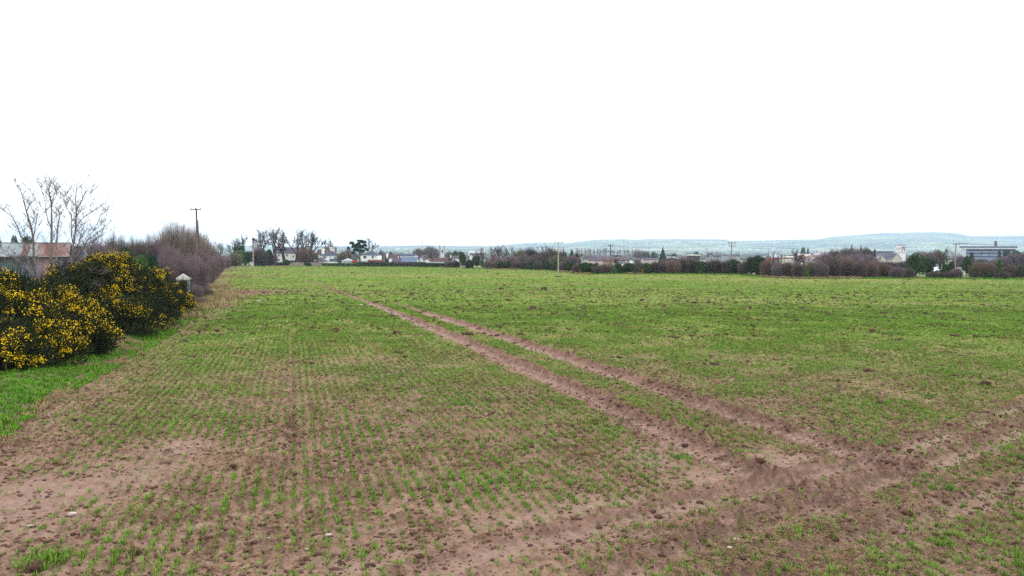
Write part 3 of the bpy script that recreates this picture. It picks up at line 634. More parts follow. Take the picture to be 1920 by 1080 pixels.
v_, f_, a_, b_ = bare_tree(4, sp=.5, depth=5, fork=3, trunk=.2, r0=.03)
def pl_(key, i, name, label, catg, px, D, w_px, top, base=None, group=None, rz=None, zlow=.15):
    """stand a prototype at photo column px and depth D, w_px wide, its top at row top"""
    u, v = ray(px, top); xx = u * D; zt = CZ + v * D; zb = Ts(xx, D) - zlow; hgt = max(.4, zt - zb); r_ = w_px / F * D / 2
    cm, tm = PROTO[key][i % len(PROTO[key])]
    t = thing(name, label, catg, (xx, D, zb), random.uniform(0, 6.28) if rz is None else rz, group, (r_, r_, hgt))
    link('trunk', tm, None, t); link('crown', cm, None, t); return t
# --- hedgerow along the right: (px, width, top, kind, forward shift, label)
HG = 'shrubs of the far hedgerow'
S = [
 (844, 14, 491, 'brown', 'low brown bramble shrub where the clipped hedge ends'), (855, 16, 489, 'purple', 'low purple shrub between the clipped hedge and the first ivy tree'),
 (867, 17, 472, 'ivy', 'tall ivy covered stump, leftmost of the far hedgerow'), (880, 18, 486, 'purple', 'purple shrub between the tall ivy stump and the round ivy bush'),
 (893, 17, 479, 'ivy', 'round ivy topped bush left of the short grey post'), (904, 11, 486, 'fresh', 'lighter green bush leaning against the round ivy bush'),
 (916, 17, 487, 'purple', 'purple brown shrub around the foot of the short grey post'), (929, 16, 488, 'russet', 'russet shrub right of the short grey post'),
 (940, 15, 490, 'ivy', 'dark ivy shrub below the bare trees of the middle hedgerow'), (954, 17, 489, 'ivy', 'second dark ivy shrub below the bare trees of the middle hedgerow'),
 (968, 17, 488, 'russet', 'pale russet shrub left of the thicket in the hedgerow'), (982, 17, 489, 'brown', 'brown shrub with gorse at its foot left of the field pole'),
 (996, 18, 488, 'ivy', 'dark ivy mound two shrubs left of the field pole'), (1010, 18, 488, 'brown', 'brown shrub behind the orange gorse, left of the field pole'),
 (1026, 22, 489, 'ivy', 'wide dark ivy shrub just left of the field pole'), (1041, 14, 489, 'ivy', 'dark ivy shrub directly behind the field pole'),
 (1053, 15, 491, 'purple', 'purple shrub just right of the field pole'), (1067, 18, 490, 'ivy', 'square dark ivy shrub right of the field pole'),
 (1082, 18, 493, 'purple', 'purple shrub left of the gorse bush and houses'), (1097, 26, 492, 'ivy', 'dark ivy shrub behind the gorse below the pink houses'), (1108, 18, 493, 'ivy', 'dark ivy shrub just below the pink semi detached houses'),
 (1122, 22, 497, 'brown', 'low brown shrub left of the brown double pole'), (1136, 20, 495, 'russet', 'russet shrub touching the brown double pole'),
 (1152, 16, 501, 'fresh', 'bright green low bush right of the brown double pole'), (1160, 18, 494, 'ivy', 'dark shrub between the bright green bush and the rounded ivy mound'),
 (1180, 32, 493, 'ivy', 'large rounded dark ivy mound below the brick works'), (1196, 16, 500, 'brown', 'brown shrub left of the gorse below the willow'),
 (1212, 26, 493, 'ivy', 'dark ivy mound left of the tall conifer'), (1228, 24, 491, 'brown', 'brown topped shrub just left of the tall conifer'),
 (1245, 26, 489, 'russet', 'pale russet shrub directly below the tall conifer'), (1262, 28, 486, 'russet', 'pale russet shrub just right of the tall conifer'),
 (1280, 28, 484, 'purple', 'purple shrub left of the flat roofed shed'), (1298, 26, 486, 'brown', 'brown shrub below the flat roofed shed'),
 (1316, 26, 489, 'ivy', 'dark shrub left of the small goalpost frame'), (1334, 26, 488, 'brown', 'brown shrub below the small goalpost frame'),
 (1348, 24, 487, 'purple', 'purple shrub left of the pole with two crossarms'), (1362, 18, 488, 'brown', 'brown shrub touching the pole with two crossarms'),
 (1376, 28, 486, 'ivy', 'ivy shrub around the foot of the pole with two crossarms'), (1394, 20, 488, 'purple', 'purple shrub right of the pole with two crossarms'),
 (1408, 28, 481, 'ivy', 'tall dark ivy tree, left one of a close pair'), (1422, 24, 478, 'ivy', 'tall dark ivy tree, right one of a close pair'),
 (1440, 26, 488, 'russet', 'russet shrub right of the pair of ivy trees'), (1458, 22, 492, 'purple', 'purple shrub at the corner where the hedge turns'),
 (1447, 18, 503, 'ivy', 'low dark shrub at the corner where the hedge turns'), (1476, 26, 490, 'brown', 'brown shrub left of the leaning ivy trunk'), (1497, 24, 494, 'purple', 'purple shrub behind the leaning ivy trunk'),
 (1510, 19, 506, 'fresh', 'squat glossy green bush with a pale top beside the field'), (1522, 26, 489, 'olive', 'olive twigged shrub behind the squat glossy bush'),
 (1541, 26, 493, 'purple', 'purple shrub right of the squat glossy bush'), (1560, 34, 485, 'purple', 'dark purple shrub left of the round russet bush'),
 (1588, 38, 481, 'russet', 'round russet bush, tallest bush of the right hedgerow'), (1612, 26, 493, 'brown', 'brown shrub right of the round russet bush'),
 (1632, 28, 491, 'russet', 'russet bush left of the church gable'), (1655, 34, 491, 'russet', 'wide russet bush directly below the church gable'),
 (1682, 28, 500, 'purple', 'low grey purple shrub below the church tower'), (1702, 24, 502, 'purple', 'low purple shrub left of the great ivy tree'),
 (1752, 26, 509, 'brown', 'low brown bramble right of the great ivy tree'), (1775, 28, 511, 'brown', 'low bramble under the olive tinted tree'), (1794, 20, 503, 'purple', 'purple shrub below the pole with upright insulators'),
 (1830, 26, 490, 'olive', 'olive twigged shrub right of the ivy column'), (1850, 20, 508, 'ivy', 'squat round dark bush beside the field at far right'), (1852, 30, 492, 'russet', 'russet shrub behind the squat round dark bush'),
 (1874, 15, 485, 'fresh', 'upright evergreen bush below the white office block'), (1880, 26, 510, 'brown', 'low brown bramble below the upright evergreen bush'),
 (1898, 30, 497, 'russet', 'russet bramble mound near the right edge'), (1921, 30, 497, 'purple', 'purple bramble mound at the right edge'), (1913, 13, 499, 'ivy', 'small dark evergreen at the right edge'), (1940, 34, 496, 'brown', 'brown bramble mound just past the right edge')]
for i, (px, wd, top, k_, lb) in enumerate(S):
    k_ = 'brown' if (k_ == 'purple' and i % 2) else k_
    fwd = 1.6 + (i % 3) * 1.0 - (1.0 if k_ in ('fresh', ) else 0) + (1.8 if wd > 33 else 0)
    if top > 499: fwd = 1.2
    pl_(k_, i, 'hedge_shrub', lb, 'shrub', px, hbd(px) + fwd, wd * (1.2 if k_ not in ('ivy', 'fresh') else 1.08), top - 1.0, group=HG)
# second, denser line of low shrubs behind them keeps the hedge closed
j = 0; px = 934
while px < 1560:
    D = hbd(px) + 5 + 1.5 * (j % 2); k_ = ('purple', 'brown', 'ivy', 'purple')[j % 4]; top = {0: 491, 1: 490, 2: 493}[j % 3] + (2 if 1085 < px < 1200 else 0)
    pl_(k_, j, 'hedge_shrub', 'back row shrub of the far hedgerow, hidden but for its twiggy top', 'shrub', px, D, 20, top, group='back row shrubs of the far hedgerow'); px += 14; j += 1
def gorse_far(px, top, wd, lb, dpt=0.):
    D = hbd(px) + .8 - dpt; g = thing('gorse_bush', lb, 'gorse', (*XZ(px, 500, D)[:2], Ts(XZ(px, 500, D)[0], D) - .05)); h_ = CZ + ray(px, top)[1] * D - g.location.z; r_ = wd / F * D / 2
    g.scale = (r_, r_, h_); c, t = PROTO['ivy'][px % 3]; link('foliage', tone(c, GOR), None, g); g['group'] = 'gorse bushes in the far hedgerow'
    C, S_ = lumps(7); link('blossom', np_mesh('blossom', *leaves(C, [tuple(1.08 * q for q in s) for s in S_], 900, .045)), YELD, g)
for a in ((957, 500, 7, 'small orange gorse at the hedge foot below the bare trees'), (976, 501, 7, 'small orange gorse at the hedge foot below the pale russet shrub'), (1015, 496.5, 10, 'orange gorse between two ivy shrubs left of the field pole'),
          (1036, 500, 8, 'small orange gorse just left of the field pole'), (1045, 500, 6, 'small orange gorse touching the line of the field pole'), (1091, 500, 13, 'largest orange gorse of the far hedge, below the pink houses'), (1202, 503, 12, 'orange gorse between two dark ivy mounds'), (1313, 506, 8, 'faint yellow gorse low in the dark hedge right of the conifer')): gorse_far(*a)
# trees in and behind the hedgerow
TG = 'bare trees behind the far hedgerow'
for i, (px, dD, wd, top, k_, lb) in enumerate([
 (906, 40, 26, 463, 'bare', 'bare tree on the left of the small group over the hedge'), (924, 45, 30, 460, 'bare', 'bare tree at the centre of the small group over the hedge'), (938, 42, 28, 457, 'bare', 'tallest bare tree of the small group over the hedge'),
 (951, 50, 26, 460, 'bare', 'bare tree on the right of the small group over the hedge'), (963, 45, 22, 461, 'bare', 'slim bare tree left of the thicket'), (1016, 60, 46, 456.5, 'bare', 'wide spreading bare tree rising over the thicket'), (1031, 60, 26, 461, 'bare', 'bare tree tight against the wide spreading one'),
 (1057, 70, 14, 460, 'poplar', 'slim bare tree just right of the field pole'),
 (1450, 12, 30, 474, 'bare', 'dark bare tree right of the pair of ivy trees'), (1468, 12, 30, 471, 'bare', 'bare tree over the corner of the hedge'), (1490, 8, 40, 465.5, 'bare', 'broad bare tree with a leaning ivy trunk'), (1510, 14, 24, 474, 'bare', 'bare tree above the squat glossy bush'),
 (1556, 16, 40, 468, 'bare', 'dense dark bare tree left of the wood'), (1775, 8, 52, 460, 'bare', 'olive tinted spreading tree left of the pole with upright insulators'), (1765, 10, 30, 466, 'bare', 'bare tree right behind the great ivy tree'), (1838, 6, 34, 482, 'bare', 'small bare tree right of the ivy column'), (1860, 9, 34, 486, 'bare', 'small bare tree in front of the office block')]):
    pl_(k_, i, 'bare_tree', lb, 'tree', px, hbd(px) + dD, wd * 1.1, top - 1, group=TG)
for i, (px, dD, wd, top, k_, lb) in enumerate([(976, 48, 24, 466, 'olive', 'olive green thicket shrub at the left end of the thicket'), (995, 55, 34, 464.5, 'brown', 'high brown thicket shrub left of the wide bare tree'), (1016, 50, 40, 470, 'brown', 'brown thicket shrub below the wide bare tree'),
  (1040, 52, 36, 467, 'brown', 'brown thicket shrub behind the field pole'), (980, 42, 40, 478, 'brown', 'low brown thicket at the left behind the hedge'), (1010, 40, 50, 479, 'brown', 'low brown thicket in the middle behind the hedge'), (1045, 44, 34, 478, 'olive', 'low olive thicket behind the field pole'),
  (1075, 60, 30, 478, 'purple', 'purple thicket below the dark conifers'), (930, 34, 40, 480, 'purple', 'purple thicket under the small group of bare trees'), (958, 34, 34, 479, 'purple', 'purple thicket under the slim bare tree'), (1258, 60, 40, 482, 'brown', 'brown thicket below the town houses right of the conifer')]):
    pl_(k_, i, 'thicket_shrub', lb, 'shrub', px, hbd(px) + dD, wd * 1.2, top, group='thicket behind the far hedgerow')
for i, (px, dD, wd, top, k_, lb) in enumerate([(1058, 80, 16, 472, 'pinegreen', 'dark evergreen just right of the field pole'), (1072, 82, 18, 468, 'conifer', 'dark pointed evergreen left of the pink houses'), (1081, 80, 14, 474, 'pinegreen', 'low dark evergreen left of the pink houses'), (1718, 5, 42, 473, 'ivy', 'great ivy covered tree, biggest dark crown on the right'),
  (1738, 6.5, 30, 484, 'ivy', 'lower ivy crown leaning right from the great ivy tree'), (1784, 7, 18, 489, 'ivy', 'ivy clad trunk below the olive tinted tree'), (1772, 7, 14, 494, 'ivy', 'short ivy clad trunk below the olive tinted tree'), (1813, 4, 15, 479, 'ivy', 'ivy column right of the pole with upright insulators'), (1492, 5, 8, 493, 'ivy', 'narrow ivy trunk leaning under the broad bare tree')]):
    pl_(k_, i, 'ivy_tree' if k_ == 'ivy' else 'evergreen_tree', lb, 'tree', px, hbd(px) + dD, wd * 1.1, top - 1)

# ---------------------------------------------------------------- left side: gorse, hedge, trees
def shoots(n, rx, rz, bl, seed, fl):
    """gorse: spiny shoots on small lobes carried by big ones, blossom in clumps on the outer small lobes"""
    rd = np.random.default_rng(seed); C = []; S_ = []
    for i in range(13):
        a = rd.uniform(0, 6.28); q = rd.uniform(.1, .8) * rx; s = rd.uniform(.24, .46) * rx; zc = rd.uniform(.15, .92) * rz * (1 - .42 * (q / rx) ** 2) - s * .35
        C.append((math.cos(a) * q, math.sin(a) * q, max(.1, zc))); S_.append(s)
    C.append((0, 0, rz * .35)); S_.append(rx * .68); C, S_ = np.array(C), np.array(S_)
    def dirs(k):
        d = rd.normal(0, 1, (k, 3)); return d / np.linalg.norm(d, axis=1)[:, None]
    m = int(90 * rx * rx) + 12; k = rd.choice(len(C), m, p=S_ ** 2 / (S_ ** 2).sum()); d = dirs(m); d[:, 2] = np.where(d[:, 2] < -.2, -d[:, 2], d[:, 2])
    LC = C[k] + d * S_[k][:, None] * np.array([1, 1, .88]) * rd.uniform(.85, 1.22, (m, 1)); LR = rd.uniform(.12, .34, m); LC[:, 2] = np.maximum(LC[:, 2], LR * .6)
    hgt = LC[:, 2] / rz; ff = vn(LC[:, 0] * 1.1 + 40, LC[:, 2] * 1.4 + LC[:, 1], seed) * .45 + rd.uniform(0, .55, m) + .22 * (hgt - .5); fl_on = ff > 1 - fl * .86
    # shoots on the small lobes
    n1 = int(n * .62); j = rd.choice(m, n1, p=LR ** 2 / (LR ** 2).sum()); d1 = dirs(n1); d1[:, 2] = np.where(d1[:, 2] < -.35, -d1[:, 2], d1[:, 2]); c1 = LC[j] + d1 * LR[j][:, None] * rd.uniform(.5, 1.0, (n1, 1))
    n2 = n - n1; j2 = rd.choice(len(C), n2, p=S_ ** 2 / (S_ ** 2).sum()); d2 = dirs(n2); c2 = C[j2] + d2 * S_[j2][:, None] * rd.uniform(.55, 1.0, (n2, 1))
    c = np.concatenate([c1, c2]); d = np.concatenate([d1, d2]); ok = c[:, 2] > .02; c, d = c[ok], d[ok]; k = len(c)
    dr = d * .8 + np.array([0, 0, .6]) + rd.normal(0, .35, (k, 3)); dr /= np.linalg.norm(dr, axis=1)[:, None]; L = (rd.uniform(.08, .22, k) * np.where(rd.uniform(0, 1, k) < .12, 2.2, 1))[:, None]; spiky = []
    for _ in range(3):
        s = np.cross(dr, rd.normal(0, 1, (k, 3))); s /= np.linalg.norm(s, axis=1)[:, None]; spiky.append(np.stack([c, c + dr * L * .5 + s * .016, c + dr * L + s * .003, c + dr * L * .4 - s * .016], 1))
    Vg = np.stack(spiky, 1).reshape(-1, 3)
    on = np.where(fl_on)[0]; nb = int(len(on) * bl * 24); j = on[rd.integers(0, len(on), nb)] if len(on) else np.zeros(0, int); nb = len(j); d = dirs(nb); d[:, 2] = np.where(d[:, 2] < -.15, -d[:, 2], d[:, 2]); d[:, 2] += .25
    o = LC[j] + d * LR[j][:, None] * rd.uniform(.75, 1.35, (nb, 1)); a = dirs(nb); b = np.cross(a, dirs(nb)); b /= np.linalg.norm(b, axis=1)[:, None]; s = rd.uniform(.012, .026, (nb, 1))
    Vb = np.stack([o - a * s, o - b * s * .8, o + a * s, o + b * s * .8], 1).reshape(-1, 3)
    return (Vg, np.arange(len(Vg)).reshape(-1, 4)), (Vb, np.arange(len(Vb)).reshape(-1, 4))
def gorse(px, D, rx, top, bl, fl, n, lb, seed):
    u, v = ray(px, top); xx = u * D; zb = float(plane(xx, D)) + .1; rz = CZ + v * D - zb
    g = thing('gorse_bush', lb, 'gorse', (xx, D, zb - .05), 0, 'gorse bushes on the left bank'); A, Bm = shoots(n, rx, rz, bl, seed, fl)
    link('foliage', np_mesh('foliage', *A), GOR, g); link('blossom', np_mesh('blossom', *Bm), YEL, g); b = MB(); rd = random.Random(seed)
    for i in range(9):
        a = rd.uniform(0, 6.28); q = rd.uniform(.2, .8) * rx; b.tube([(0, 0, -.1), (math.cos(a) * q * .6, math.sin(a) * q * .6, rz * .2), (math.cos(a) * q, math.sin(a) * q, rz * .6)], [.05, .03, .012], 5)
    b.build('stem', BARK, g)
for i, a in enumerate([(-70, 20.6, 1.9, 520, 6, .48, 15000, 'gorse bush in full yellow flower cut by the left edge'), (22, 20.3, 1.7, 524, 6, .48, 17000, 'tallest near gorse bush, thick with yellow flowers'), (105, 22.2, 1.5, 542, 6, .47, 15000, 'rounded flowering gorse right of the tallest near one'),
   (148, 21.9, 1.0, 604, 6, .56, 7000, 'low spreading gorse at the front with yellow sprays'), (8, 18.3, 1.3, 622, 5, .42, 9000, 'dark low gorse at the front left with few flowers'), (72, 19.8, 1.15, 612, 5, .45, 7000, 'dark gorse skirt under the rounded flowering one'),
   (165, 28.9, 1.7, 492, 5, .38, 13000, 'gorse left of the high mound, below the shed end'), (212, 28.9, 1.75, 485, 5, .40, 16000, 'highest mound of gorse behind the near bushes'), (262, 31.0, 1.6, 496, 5, .40, 14000, 'gorse mound sloping down to the right'), (222, 27.4, 1.4, 562, 4, .36, 12000, 'dark lower front of gorse with sparse flowers'),
   (302, 36.0, 1.25, 512, 4, .47, 7000, 'thin gorse left of the stone gate pier'), (331, 37.5, .8, 532, 4, .46, 3000, 'straggling gorse touching the stone gate pier'), (320, 35.5, .45, 582, 4, .5, 900, 'smallest gorse sprig, low in the bank below the gate pier')]): gorse(*a, 300 + i)
# stick and roots by the near gorse
a, b = XZ(13, 687, 19.6), XZ(27, 709, 19.2); tag(MB().tube([a, b], [.012, .014], 6).build('stick', mat('dead_wood', (.6, .55, .48), (.4, .35, .3), scale=9)), 'pale straight stick leaning out of the near gorse', 'stick')
LH = 'bushes of the left hedge'
for i, (px, D, wd, top, k_, lb) in enumerate([
 (215, 62, 70, 440, 'brown', 'brown twiggy bush behind the highest gorse mound'), (180, 58, 70, 447, 'purple', 'dark bush just right of the shed'), (250, 66, 60, 446, 'brown', 'brown twiggy bush left of the purple mass'), (155, 54, 46, 462, 'brown', 'lower brown bush against the shed end'),
 (235, 56, 36, 461, 'pinegreen', 'dark evergreen bush in the brown twigs'), (262, 48, 44, 474, 'fresh', 'green ivy bush behind the gorse, left one'), (283, 50, 40, 472, 'pinegreen', 'blue green ivy bush behind the gorse, right one'), (215, 50, 60, 468, 'olive', 'olive twiggy bush over the highest gorse'),
 (290, 70, 70, 441, 'purple', 'broad purple bush left of the high grey willow'), (318, 66, 60, 460, 'purple', 'purple bush in front of the high grey willow'), (305, 54, 50, 480, 'purple', 'purple bush above the thin gorse'), (335, 56, 60, 478, 'purple', 'purple bush directly behind the stone gate pier'),
 (365, 62, 50, 478, 'purple', 'purple bush right of the stone gate pier'), (372, 74, 50, 470, 'purple', 'purple bush at the foot of the tall left pole'), (385, 82, 40, 474, 'purple', 'purple bush at the corner by the dead grass'), (392, 102, 42, 476, 'purple', 'purple hedge bush just past the tall left pole'),
 (400, 122, 38, 478, 'purple', 'purple hedge bush, third past the tall left pole'), (406, 150, 36, 477, 'purple', 'purple hedge bush near the far left field corner'), (416, 180, 34, 479, 'purple', 'last purple bush at the far left field corner'), (430, 208, 30, 484, 'brown', 'low brown bush filling the far left corner'),
 (345, 50, 30, 520, 'brown', 'low brown bramble around the stone gate pier'), (362, 49, 36, 532, 'purple', 'low bramble right of the stone gate pier'), (385, 52, 28, 540, 'brown', 'low bramble beside the tall dead grass'), (355, 44, 40, 552, 'russet', 'rusty bramble in front of the stone gate pier'), (335, 42, 26, 548, 'russet', 'rusty stems between the straggling gorse and the pier'), (376, 45, 34, 560, 'russet', 'rusty bramble above the dead grass tongue')]):
    pl_(k_, i, 'hedge_shrub', lb, 'shrub', px, D, wd * 1.12, top - 1, group=LH)
for i, (px, D, wd, top, k_, lb) in enumerate([(340, 88, 92, 418, 'willow', 'high grey domed willow beside the tall left pole'), (372, 100, 60, 436, 'willow', 'lower grey willow right behind the tall left pole'), (310, 92, 46, 432, 'willow', 'grey willow left of the domed one')]):
    if 'willow' not in PROTO:
        W = twigbush(7500, .0042, .6, .45); m = np_mesh('crown', *W); m.materials.append(mat('willow_twig', (.27, .22, .19), (.17, .135, .12), isl=.6, scale=.6)); PROTO['willow'] = [(m, tone(PROTO['purple'][0][1], BARK))]
    pl_(k_, i, 'willow_tree', lb, 'tree', px, D, wd * 1.1, top - 3)
# the pale bare tree in front of the shed, stem by stem
def ash(D=29.0):
    g0 = XZ(95, 600, D); zb = float(plane(g0[0], D)); root = thing('ash_tree', 'pale bare many stemmed ash tree in front of the rusty shed', 'tree', (g0[0], D, zb)); rd = random.Random(31)
    St = [([(80, 640), (78, 580), (68, 530), (63, 490), (62, 455), (60, 430), (50, 398), (42, 372), (36, 346)], .075, 0), ([(70, 540), (60, 515), (50, 475), (41, 445), (28, 415), (14, 392)], .045, -.6), ([(62, 455), (66, 425), (72, 395), (66, 368)], .024, .5),
      ([(92, 640), (96, 570), (93, 520), (96, 470), (97, 430), (97, 380), (92, 360), (85, 340)], .075, .5), ([(97, 430), (90, 412), (84, 385), (82, 360)], .022, -.5), ([(97, 385), (102, 362), (105, 350)], .015, .3), ([(100, 620), (104, 540), (105, 470), (108, 430), (113, 405), (110, 392)], .055, .8),
      ([(100, 640), (112, 570), (128, 530), (135, 500), (137, 460), (142, 430), (143, 400), (142, 370), (144, 345)], .07, -.3), ([(137, 460), (134, 440), (135, 405), (122, 385), (119, 366)], .022, -.7), ([(143, 428), (152, 412), (168, 398), (171, 360)], .022, .6), ([(142, 400), (150, 380), (158, 362)], .012, .2),
      ([(134, 500), (150, 472), (165, 450), (182, 420), (193, 392)], .042, .2), ([(150, 472), (172, 455), (190, 440), (200, 405)], .03, .9), ([(96, 525), (112, 505), (126, 496), (140, 478), (150, 445), (155, 425)], .028, -.9), ([(78, 560), (62, 520), (45, 495), (20, 478), (-5, 458)], .04, .9), ([(66, 520), (40, 500), (10, 492), (-20, 485)], .024, -.9),
      ([(120, 545), (150, 530), (175, 515), (200, 512)], .02, -1.2), ([(75, 555), (50, 530), (40, 505), (36, 480)], .022, -1.3), ([(100, 580), (130, 560), (160, 552), (190, 535)], .016, -1.4)]
    tw = [[], [], [], []]
    for P, r, dz in St:
        n = len(P); Q = []
        for i, (a, b) in enumerate(P):
            d_ = D + dz * i / n * 1.6 + rd.gauss(0, .05); q = np.array(XZ(a + rd.gauss(0, .5), b, d_)) - np.array(root.location); Q.append(q)
        tb = MB(); tb.tube(Q, [r * (1 - .85 * i / (n - 1)) for i in range(n)], 6); tb.build('branch', BARKP, root, smooth=True)
        for i in range(1, n):
            for _ in range(6 if i > 1 else 2):
                t = rd.random(); p = Q[i - 1] * (1 - t) + Q[i] * t; dr = (Q[i] - Q[i - 1]); dr /= np.linalg.norm(dr); a = rd.uniform(0, 6.28); s = np.array([math.cos(a), math.sin(a), .3]); L = rd.uniform(.25, .9)
                e_ = p + (dr * .7 + s * .6) * L; tw[0].append(p); tw[1].append(p + (dr * .25 + s * .38) * L); tw[2].append(e_); tw[3].append(.0095)
                for _ in range(6):
                    t2 = rd.uniform(.3, 1); p2 = p * (1 - t2) + e_ * t2; a = rd.uniform(0, 6.28); s = np.array([math.cos(a), math.sin(a), .7]); L2 = rd.uniform(.12, .4); tw[0].append(p2); tw[1].append(p2 + s * L2 * .5); tw[2].append(p2 + (s + dr * .5) * L2); tw[3].append(.0065)
    link('crown', np_mesh('crown', *ribbons(np.array(tw[0]), np.array(tw[1]), np.array(tw[2]), np.array(tw[3]), 3)), mat('ash_twig', (.14, .12, .115), (.08, .065, .065), isl=.6, scale=1), root)
ash()
for i, a in enumerate([(27, 92, 24, 438, 'pinegreen', 'dark round evergreen above the shed roof, left one'), (52, 96, 34, 439, 'pinegreen', 'dark round evergreen above the shed roof, right one'), (0, 90, 14, 447, 'pinegreen', 'dark evergreen above the shed roof at the left edge')]):
    pl_(a[4], i, 'evergreen_tree', a[5], 'tree', a[0], a[1], a[2], a[3])

# ---------------------------------------------------------------- far left corner and the tall bare trees
BT = 'tall bare trees in front of the houses'
for i, (px, D, wd, top, lb) in enumerate([(418, 235, 34, 450, 'small bare tree above the end of the purple hedge'), (458, 250, 34, 440, 'pale bare tree left of the transformer pole'), (437, 262, 22, 450, 'bare tree behind the round evergreens'), (484, 245, 36, 430, 'bare tree just right of the transformer pole'), (500, 238, 42, 424, 'ivy footed bare tree left of the cream house'), (514, 246, 34, 422, 'bare tree with spreading head before the cream house'),
   (534, 238, 44, 426, 'bare tree standing before the middle of the cream house'), (553, 238, 42, 428, 'bare tree before the right end of the cream house'), (570, 240, 38, 428, 'bare tree left of the last tall one'), (580, 246, 42, 430, 'last tall bare tree, nearest the white house'), (624, 420, 26, 447, 'distant bare tree behind the white house chimneys'), (694, 420, 26, 446, 'distant bare tree right of the dark pine')]):
    pl_('bare', i + 1, 'bare_tree', lb, 'tree', px, D, wd * 1.25, top - 2, group=BT)
for i, (px, D, wd, top, k_, lb) in enumerate([(443, 236, 14, 458, 'pinegreen', 'round dark evergreen left of the transformer pole'), (452, 238, 14, 459, 'pinegreen', 'second round dark evergreen left of the transformer pole'), (449, 222, 34, 467, 'fresh', 'broad light green bush at the far left corner'), (440, 218, 26, 472, 'olive', 'olive bush at the far left corner'), (466, 222, 26, 470, 'ivy', 'dark bush left behind the transformer pole'), (480, 224, 20, 462, 'purple', 'purple bush right behind the transformer pole'),
   (490, 224, 26, 466, 'brown', 'brown bush below the first tall bare trees'), (504, 226, 16, 466, 'ivy', 'ivy bush round the ivy footed tree'), (508, 230, 24, 472, 'purple', 'purple bush left of the cream house'), (573, 238, 34, 464, 'russet', 'russet bush between the cream and white houses'), (586, 250, 22, 470, 'russet', 'russet bush touching the white house gable'), (641, 290, 20, 470, 'olive', 'olive bush left of the grey hipped outbuilding'),
   (650, 310, 18, 468, 'russet', 'russet bush behind the grey hipped outbuilding'), (725, 330, 22, 477, 'olive', 'olive bush right of the dark gable chimney'), (733, 420, 11, 471, 'pinegreen', 'small round evergreen over the bungalow roofs'), (534, 290, 10, 461, 'ivy', 'dark bush over the cream house roof'), (538, 222, 14, 486, 'ivy', 'low dark bush before the cream house'), (576, 222, 18, 490, 'ivy', 'low dark shrub on the boundary below the last tall trees')]):
    pl_(k_, i, 'garden_shrub', lb, 'shrub', px, D, wd * 1.15, top, group='garden shrubs by the houses')
def clipped_hedge(px0, px1, top, D0, D1, lb, m=IVY):
    X0 = ray(px0, top)[0] * D0; X1 = ray(px1, top)[0] * D1; c = ((X0 + X1) / 2, (D0 + D1) / 2); L = math.hypot(X1 - X0, D1 - D0); zt = CZ + ray(0, top)[1] * c[1]; zb = Ts(*c) - .1; h_ = zt - zb; n = int(L * 130)
    u = rng.uniform(-L / 2, L / 2, n); a = rng.uniform(0, 1, n); hm = h_ * (.92 + .16 * vn(u / 2.5, u * 0, 7)); front = rng.uniform(0, 1, n) < .5
    c_ = np.stack([u, np.where(front, -.8, rng.uniform(-.8, .8, n)) + rng.normal(0, .08, n), np.where(front, a * hm, hm + rng.normal(0, .04, n))], 1); s = rng.uniform(.06, .15, (n, 1))
    A = rng.normal(0, 1, (n, 3)); A /= np.linalg.norm(A, axis=1)[:, None]; Bv = np.cross(A, rng.normal(0, 1, (n, 3))); Bv /= np.linalg.norm(Bv, axis=1)[:, None]
    V = np.stack([c_ - A * s, c_ - Bv * s, c_ + A * s, c_ + Bv * s], 1).reshape(-1, 3); t = thing('clipped_hedge', lb, 'hedge', (c[0], c[1], zb), math.atan2(D1 - D0, X1 - X0)); link('foliage', np_mesh('foliage', V, np.arange(4 * n).reshape(-1, 4)), m, t)
    MB().box(-L / 2, L / 2, -.62, .62, 0, h_ * .86).build('branches', BARKD, t)
clipped_hedge(512, 540, 492, 232, 232, 'short clipped green hedge before the cream house', PINE)
clipped_hedge(604, 672, 493.6, 222, 222, 'thin low clipped hedge before the white two storey house', LEAF)
clipped_hedge(672, 706, 490.5, 221, 220, 'thick dark clipped hedge below the white hip roofed house'); clipped_hedge(706, 742, 491.5, 220, 219, 'middle length of dark clipped hedge, below the bungalows'); clipped_hedge(742, 790, 492.8, 218, 214, 'browner clipped hedge below the blue grey roof', mat('hedge_brown', (.05, .055, .03), (.085, .075, .045), isl=.5, scale=.6)); clipped_hedge(790, 842, 493.5, 214, 209, 'last dark length of clipped hedge before the wild hedgerow')
WALLB = mat('boundary_stone', (.34, .30, .24), (.20, .17, .14), scale=1.5)
a = XZ(540, 492, 226); b = XZ(604, 492, 226); t = thing('garden_wall', 'buff stone garden wall between the cream and white houses', 'wall', ((a[0] + b[0]) / 2, 226, Ts(a[0], 226))); MB().box(a[0] - b[0] + (b[0] - a[0]) / 2, (b[0] - a[0]) / 2, -.2, .2, -.3, a[2] - Ts(a[0], 226) - .12).build('wall', WALLB, t); MB().box((a[0] - b[0]) / 2 - .05, (b[0] - a[0]) / 2 + .05, -.26, .26, a[2] - Ts(a[0], 226) - .118, a[2] - Ts(a[0], 226)).build('coping', WALLB, t)

